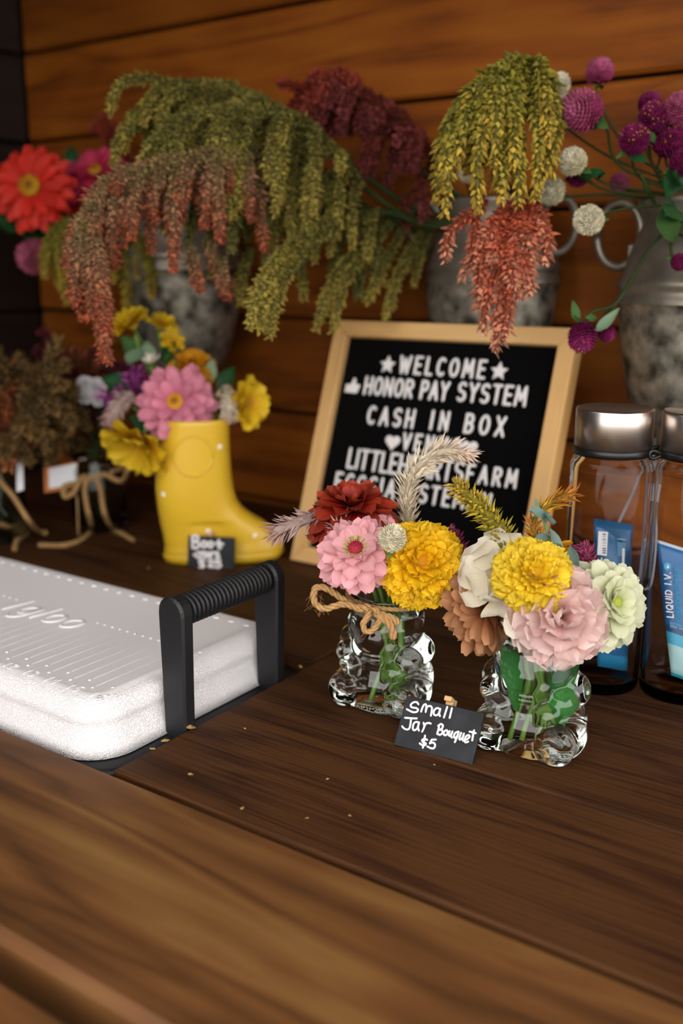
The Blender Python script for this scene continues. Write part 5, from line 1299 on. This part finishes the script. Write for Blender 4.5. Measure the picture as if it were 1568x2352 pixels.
# ================================================================== flowers in the wall pots
mL = mouth(PL); mM = mouth(PM); mR = mouth(PR)
q = P(72, 430, 1.30); o = zinnia('zinnia', 'big scarlet zinnia with a yellow ring at the left edge', 'flower', q, towards(-.12, .05, .98), .0560, C_zred, C_cen_yel, [(17, 1, -4), (16, .93, 5), (13, .76, 16)], wide=.30, cen=(.26, .1, 80)); stems(o, q, None, .056, [P(250, 560, 1.42), mL], 'stem_dk', .0028)
q = P(222, 400, 1.36); o = zinnia('zinnia', 'crimson pink zinnia just behind the scarlet zinnia', 'flower', q, towards(-.1, .45, .85), .0480, C_zpk, C_cen_yel, [(16, 1, -4), (15, .93, 6), (13, .76, 18), (10, .5, 32)], wide=.34); stems(o, q, None, .048, [P(300, 560, 1.42), mL], 'stem_dk', .0028)
q = P(200, 480, 1.38); o = zinnia('zinnia', 'deep red zinnia in shade below the crimson pink one', 'flower', q, towards(-.2, .1, .9), .0450, C_zred, C_cen_yel, [(16, 1, -4), (15, .9, 6), (12, .7, 18)], wide=.34); stems(o, q, None, .045, [P(300, 580, 1.42), mL], 'stem_dk', .0028)
globe('rose pink globe amaranth hanging below the scarlet zinnia', P(80, 590, 1.30), towards(-.2, -.2, .9), .0225, T_gpp, stem=[P(150, 560, 1.36), P(280, 560, 1.42), mL], group='globe amaranth heads')
plume('red_celosia', 'brick red celosia plume rising behind the crimson zinnia', [mL, P(330, 500, 1.42), P(290, 380, 1.40), P(262, 310, 1.38)], T_marr, (.5, 1), 12, (.03, .05), (.006, .008), .006, .002, .6, .6, 3., seed=21, lift=.8, group=G_hang)
q = P(352, 612, 1.33); o = zinnia('zinnia', 'small near black maroon bloom under the rust amaranth', 'flower', q, towards(-.1, .0, .98), .0220, petal_mat('black_maroon_petal', '#220608', '#33090d', '#3d0c12', .6, .1, .2, .2), C_cen_brn, [(12, 1, 0), (10, .8, 14)]); stems(o, q, None, .02, [mL], 'stem_dk', .0022)
gr = empty('pot_greenery', 'dark green leaves below the scarlet zinnia at the left edge', 'leaf', mat4(mL))
add_stem(gr, [mL, P(260, 560, 1.42), P(120, 520, 1.36), P(20, 510, 1.33)], .0025, 'stem_dk')
for b, t, W in (((100, 520, 1.35), (10, 480, 1.33), .04), ((120, 530, 1.35), (30, 550, 1.34), .04), ((170, 420, 1.38), (170, 340, 1.38), .035), ((330, 620, 1.40), (250, 660, 1.38), .03), ((60, 520, 1.34), (-20, 520, 1.33), .035)): add_leaf(gr, P(*b), P(*t), W, 'leaf_dk', towards(0, .4, .9))
plume('amaranth', 'yellow green amaranth hanging lowest at the far left', [mL, P(360, 560, 1.38), P(260, 500, 1.30), P(170, 500, 1.25), P(130, 530, 1.23)], T_greeny, (.45, 1), 15, (.075, .105), (.0062, .0082), .0055, .0017, .45, .5, 11., seed=22, group=G_hang, dens=.8)
plume('amaranth', 'olive amaranth tassels hanging above the boot bouquet', [mL, P(400, 540, 1.38), P(350, 520, 1.32), P(300, 545, 1.28)], T_greeny, (.5, 1), 10, (.08, .13), (.006, .008), .0055, .0017, .4, .4, 13., seed=23, group=G_hang, dens=.8)
# big mass flopping left out of the middle pot
plume('amaranth', 'olive green amaranth arching highest, its tassels curling over at the top left', [mM, P(980, 490, 1.13), P(860, 420, 1.11), P(740, 320, 1.09), P(620, 240, 1.07), P(500, 195, 1.05), P(410, 200, 1.04)], T_green, (.42, 1), 34, (.06, .125), (.0048, .0062), .0054, .0018, .42, .9, 8., seed=31, group=G_hang, cover=.45, extra=(
   ([P(400, 190, 1.04), P(340, 180, 1.03), P(285, 190, 1.02), P(258, 220, 1.02), P(252, 262, 1.02)], .0052), ([P(440, 190, 1.03), P(385, 195, 1.02), P(345, 225, 1.01), P(330, 290, 1.01)], .0058), ([P(460, 200, 1.02), P(410, 210, 1.01), P(375, 245, 1.0), P(365, 290, 1.0)], .0058), ([P(400, 240, 1.03), P(330, 250, 1.02), P(290, 290, 1.02), P(285, 350, 1.02)], .006), ([P(380, 270, 1.03), P(310, 290, 1.02), P(270, 330, 1.02), P(262, 380, 1.02)], .0066)))
plume('amaranth', 'olive green amaranth draped across the middle of the big hanging mass', [mM, P(980, 510, 1.10), P(860, 450, 1.06), P(780, 360, 1.03), P(690, 275, 1.0), P(580, 250, .985), P(480, 255, .975), P(400, 275, .97)], T_green, (.35, 1), 40, (.07, .125), (.0044, .0058), .0054, .0018, .42, .55, 11., seed=32, group=G_hang, cover=.35)
plume('amaranth', 'darker moss green amaranth filling the shade under the big hanging mass', [mM, P(960, 530, 1.11), P(840, 480, 1.09), P(740, 400, 1.07), P(620, 370, 1.05), P(500, 400, 1.04)], T_greend, (.3, 1), 34, (.07, .125), (.005, .0062), .0054, .0018, .5, .5, 12., seed=33, group=G_hang, cover=.3, leaves=5)
plume('amaranth', 'rust tipped amaranth trailing down at the left of the hanging mass', [P(760, 420, 1.070), P(620, 350, 1.020), P(500, 355, 0.965), P(390, 370, 0.945), P(300, 395, 0.935), P(235, 440, 0.930), P(200, 500, 0.925), P(198, 570, 0.925)], T_rust, (.15, 1), 60, (.05, .115), (.0050, .0066), .0056, .0019, .42, .45, 13., seed=34, group=G_hang, cover=.2, extra=(
   ([P(215, 540, .96), P(215, 600, .955), P(222, 660, .955), P(228, 720, .955), P(230, 778, .955)], .0064), ([P(205, 600, .97), P(200, 650, .97), P(188, 705, .97)], .0056), ([P(430, 560, .99), P(445, 610, .985), P(460, 670, .985)], .0062), ([P(500, 590, 1.0), P(515, 640, .995), P(522, 688, .995)], .0078), ([P(470, 540, 1.0), P(490, 600, 1.0), P(500, 640, 1.0)], .0062)))
plume('amaranth', 'yellow olive amaranth reaching forward in long arms left of the letter board', [mM, P(1000, 520, 1.10), P(900, 490, 1.07), P(840, 490, 1.05)], T_green, (.7, 1), 2, (.06, .08), (.005, .006), .0056, .0019, .3, .5, 9., seed=35, group=G_hang, extra=(
   ([P(860, 490, 1.06), P(760, 510, 1.02), P(690, 555, .98), P(630, 620, .95), P(590, 690, .93), P(572, 755, .925)], .0075), ([P(800, 500, 1.03), P(720, 550, .99), P(650, 620, .96), P(610, 690, .94), P(598, 760, .93)], .0072), ([P(720, 545, .99), P(670, 610, .96), P(635, 680, .945), P(620, 775, .935)], .0070), ([P(700, 540, .98), P(640, 590, .96), P(600, 650, .945), P(575, 720, .935)], .0064),
   ([P(880, 500, 1.08), P(830, 560, 1.06), P(780, 620, 1.04), P(745, 690, 1.03), P(726, 762, 1.03)], .0066), ([P(900, 510, 1.08), P(845, 570, 1.06), P(800, 630, 1.04), P(778, 690, 1.03), P(764, 762, 1.03)], .0066), ([P(930, 520, 1.10), P(890, 590, 1.09), P(865, 640, 1.08), P(842, 695, 1.08)], .0066), ([P(970, 525, 1.11), P(930, 600, 1.10), P(905, 660, 1.09), P(886, 732, 1.09)], .0064), ([P(990, 530, 1.12), P(965, 590, 1.12), P(950, 660, 1.12)], .005), ([P(640, 460, 1.05), P(632, 520, 1.05), P(630, 570, 1.05)], .0045), ([P(580, 570, 1.06), P(555, 640, 1.06), P(552, 700, 1.06)], .0066), ([P(690, 600, 1.09), P(695, 650, 1.09), P(698, 690, 1.09)], .0045)))
plume('amaranth', 'maroon amaranth with a brick red crest in front of the wall seam', [mM, P(1040, 440, 1.14), P(985, 350, 1.13), P(920, 270, 1.11), P(840, 215, 1.10), P(770, 205, 1.09), P(715, 235, 1.085)], T_mar, (.3, 1), 46, (.04, .085), (.0056, .0075), .0058, .0019, .55, .5, 11., seed=36, group=G_hang, cover=.3, dens=.8, extra=(
   ([P(860, 310, 1.07), P(838, 360, 1.06), P(828, 430, 1.06)], .0062), ([P(960, 400, 1.09), P(975, 450, 1.08), P(968, 510, 1.08)], .0062), ([P(930, 440, 1.1), P(932, 490, 1.1), P(932, 535, 1.1)], .006)))
plume('amaranth', 'brick red amaranth sprays at the upper left of the maroon plume', [mM, P(1000, 420, 1.15), P(900, 300, 1.13), P(820, 215, 1.11), P(760, 195, 1.10), P(710, 230, 1.09)], T_marr, (.6, 1), 26, (.025, .05), (.006, .0075), .006, .002, .8, .6, 6., seed=37, group=G_hang, dens=.8, lift=.7)
# two bunches nearest the camera
plume('amaranth', 'bright yellow green amaranth bunch hanging in front of the right part of the wall', [mM+[.02, 0, 0], P(1255, 400, 1.02), P(1262, 240, .93), P(1225, 160, .89), P(1170, 150, .87), P(1110, 190, .86)], T_greeny, (.55, 1), 40, (.07, .125), (.0044, .0056), .0074, .0023, .55, .3, 14., seed=41, group=G_hang, cover=.5, splay=.40, dens=.8, extra=(
   ([P(1110, 230, .86), P(1060, 270, .855), P(1035, 330, .85), P(1028, 420, .85), P(1022, 495, .85)], .0044), ([P(1120, 210, .86), P(1075, 260, .85), P(1055, 330, .85), P(1050, 380, .85)], .0046), ([P(1100, 260, .86), P(1045, 300, .855), P(1022, 350, .85), P(1018, 400, .85)], .0044), ([P(1150, 170, .86), P(1120, 220, .85), P(1100, 300, .845), P(1095, 420, .845), P(1100, 490, .845)], .0048), ([P(1240, 190, .88), P(1272, 240, .87), P(1275, 320, .86), P(1245, 410, .86)], .0046), ([P(1215, 160, .87), P(1230, 250, .85), P(1235, 340, .845), P(1232, 460, .845)], .0048), ([P(1180, 160, .86), P(1185, 250, .845), P(1180, 330, .84), P(1180, 385, .84)], .0048), ([P(1150, 300, .85), P(1150, 360, .845), P(1155, 460, .845)], .0048), ([P(1200, 300, .85), P(1195, 360, .845), P(1190, 470, .845)], .0048)))
plume('amaranth', 'coral pink amaranth bunch hanging just over the top of the letter board', [mM+[.01, 0, 0], P(1230, 470, 1.0), P(1225, 455, .92), P(1195, 475, .885), P(1165, 520, .87), P(1150, 580, .865)], T_coral, (.55, 1), 40, (.035, .06), (.0046, .0062), .0070, .0020, .75, .3, 12., seed=42, group=G_hang, splay=.5, dens=.8, cover=.5, extra=(
   ([P(1160, 560, .865), P(1155, 640, .86), P(1145, 720, .86), P(1136, 808, .86)], .0052), ([P(1165, 600, .862), P(1168, 680, .858), P(1160, 745, .857), P(1152, 785, .857)], .0060), ([P(1150, 580, .868), P(1130, 640, .866), P(1115, 700, .865), P(1108, 765, .865)], .0052), ([P(1130, 500, .87), P(1110, 560, .868), P(1102, 640, .867), P(1098, 710, .867)], .0050), ([P(1120, 460, .875), P(1080, 490, .87), P(1040, 525, .868), P(1024, 560, .868), P(1022, 602, .868)], .0050), ([P(1110, 450, .875), P(1095, 500, .872), P(1088, 560, .87), P(1090, 632, .87)], .0048),
   ([P(1215, 470, .88), P(1240, 500, .875), P(1255, 550, .87), P(1250, 610, .87)], .0062), ([P(1205, 470, .875), P(1215, 530, .868), P(1210, 590, .865), P(1195, 650, .863)], .0066), ([P(1190, 480, .87), P(1185, 550, .862), P(1180, 610, .86)], .0066), ([P(1165, 480, .875), P(1140, 530, .87), P(1135, 600, .868)], .006)))
# globe amaranth in the right pot
gset = [('pink globe amaranth standing highest above the right pot', 1377, 169, 32, .92, T_gpk, (0, .9, .3), 1), ('large mauve pink globe amaranth facing left beside the yellow green bunch', 1338, 254, 46, .88, T_gpk, (-.75, .25, .5), 1.1),
 ('magenta globe amaranth half hidden behind another near the top right', 1492, 240, 27, .93, T_gmg, (.1, .8, .4), 1), ('magenta globe amaranth with yellow specks, third from the right edge', 1500, 270, 34, .88, T_gmg, (-.1, .35, .9), 1), ('dark magenta globe amaranth just left of the speckled one in the right pot', 1457, 322, 35, .87, T_gmg, (-.15, .4, .9), 1),
 ('pink globe amaranth touching the right edge of the photo', 1562, 250, 36, .87, T_gpk, (0, .3, .9), 1), ('dark magenta globe amaranth in the middle of the right pot bunch', 1535, 325, 38, .90, T_gmg, (0, .2, .9), 1), ('dark magenta globe amaranth low at the right edge', 1566, 375, 30, .89, T_gmg, (.2, 0, .9), 1),
 ('cream globe amaranth in front of a dark magenta one', 1316, 373, 32, .89, T_gwh, (-.55, .45, .6), 1), ('dark magenta globe amaranth mostly hidden below a cream one', 1326, 402, 27, .92, T_gmg, (-.6, -.3, .6), 1), ('cream globe amaranth right of the coral bunch', 1264, 438, 33, .92, T_gwh, (-.4, 0, .9), 1), ('cream globe amaranth hanging lowest in front of the wall', 1352, 505, 34, .87, T_gwh, (-.35, -.2, .9), 1),
 ('small pink globe amaranth behind the stems of the right pot', 1422, 421, 22, .97, T_gpk, (0, .1, .9), 1), ('cream globe amaranth peeking out behind the yellow green bunch', 1282, 200, 26, .93, T_gwh, (.3, .6, .5), 1.3), ('magenta globe amaranth hanging beside the corner of the letter board', 1338, 772, 33, .86, T_gmg, (-.35, -.85, .3), 1.25), ('smaller magenta globe amaranth under the hanging green leaves', 1392, 762, 21, .875, T_gmg, (.15, -.85, .3), 1.1),
 ('magenta globe amaranth in front of the rim of the right pot', 1560, 602, 20, .86, T_gmg, (.1, -.4, .8), 1.1), ('white globe amaranth blurred behind the yellow green bunch', 1075, 395, 24, 1.05, T_gwh, (0, .2, .9), 1)]
for lb, px, py, rp, d, m, fc, stt in gset:
    c = P(px, py, d); R = rp*d/FPX
    tgt = mouth(PR, random.uniform(-.03, .03), random.uniform(-.05, .0), .23)
    if px > 1100:
        mid_ = P(px*.45+1515*.55, (py*.45+455*.55)+(25 if py < 400 else 0), d*.5+.95*.5)
        st = [mid_, tgt]
        if py > 700: st = [P(1420, 690, .87), P(1500, 560, .89), tgt]
        if py == 602: st = [P(1545, 540, .88), tgt]
    else: st = [P(1090, 470, 1.1), mM]
    globe(lb, c, towards(*fc), R, m, stretch=stt, n=230, group='globe amaranth heads', stem=st, leaves=(px not in (1282,)), specks={1500: 22, 1457: 20, 1338: 8, 1535: 10}.get(px, 0))
gg = empty('pot_greenery', 'green leaves spilling from the right pot among globe amaranth stems', 'leaf', mat4(mR))
add_stem(gg, [mR, P(1520, 480, .92), P(1470, 400, .9)], .0018, 'stem_dk')
for b, t, W, k in (((1370, 410, .9), (1395, 405, .89), .012, 'leaf_dk'), ((1335, 400, .9), (1392, 408, .89), .014, 'leaf_dk'), ((1440, 345, .88), (1480, 385, .88), .016, 'leaf_dk'), ((1490, 300, .88), (1500, 335, .88), .008, 'leaf'), ((1530, 470, .9), (1535, 600, .87), .022, 'leaf'), ((1550, 470, .9), (1500, 420, .89), .022, 'leaf_dk'), ((1500, 450, .9), (1460, 440, .88), .018, 'leaf_dk'), ((1560, 480, .9), (1510, 520, .88), .024, 'leaf_dk'),
   ((1330, 740, .865), (1302, 690, .86), .010, 'leaf'), ((1365, 762, .862), (1428, 718, .86), .011, 'leaf_gr'), ((1550, 440, .9), (1560, 360, .9), .024, 'leaf_dk'), ((1370, 730, .865), (1340, 735, .865), .008, 'leaf'), ((1350, 285, .885), (1368, 305, .88), .010, 'leaf_dk'), ((1565, 420, .9), (1530, 400, .89), .026, 'leaf_dk'), ((1540, 500, .91), (1560, 560, .9), .02, 'leaf_dk')):
    add_leaf(gg, P(*b), P(*t), W, k, towards(random.uniform(-.3, .3), .4, .9))

# ================================================================== crumbs on the counter
M_crumb = noisy(principled('pale_wood_crumb', '#a5854e', .9), '#6d5a30', 400, .8)
cr = [(437, 1781, .0022, 'pale wood crumb lying closest to the cooler corner'), (437, 1675, .004, 'splintered chip at the foot of the cooler handle'), (556, 1858, .002, 'dark crumb on the front edge of the dark plank'), (690, 1533, .0028, 'dry petal crumb between the cooler and left bear'), (341, 1281+25, .002, 'crumb behind the cooler lid near the chalk card'), (562, 1674, .0014, 'tiny seed crumb left of the left glass bear'), (705, 1880, .0012, 'tiny dark crumb in the middle of the dark plank'), (803, 1874, .0013, 'tiny dark crumb below the chalk card'), (997, 1757, .0012, 'tiny crumb right under the chalk card edge'), (380, 1703, .003, 'splinter on the cut end of the plank, lower'), (350, 1722, .0022, 'splinter on the cut end of the plank, lowest'), (752, 1790, .0012, 'tiny pale crumb left of the chalk card')]
for px, py, s, lb in cr:
    r = random.Random(px); mbc = MB(); V, F = lathe([(.0, 0), (.6, .05), (1, .35), (.8, .7), (.2, .9)], 7, cap=(True, True))
    V = V*np.array([1.5, .8, .6])+np.array([[r.gauss(0, .12) for _ in range(3)] for _ in V]); V[:, 2] -= V[:, 2].min(); a = r.uniform(0, 3); V = V*s*.7
    c_ = onz(px, py); me = mesh('crumb', V, F, M_crumb, False)
    o = obj('crumb', me, None, Matrix.Translation(Vector([float(t) for t in c_])) @ Matrix.Rotation(a, 4, 'Z')); tag(o, lb, 'crumb', 'crumbs on the counter')
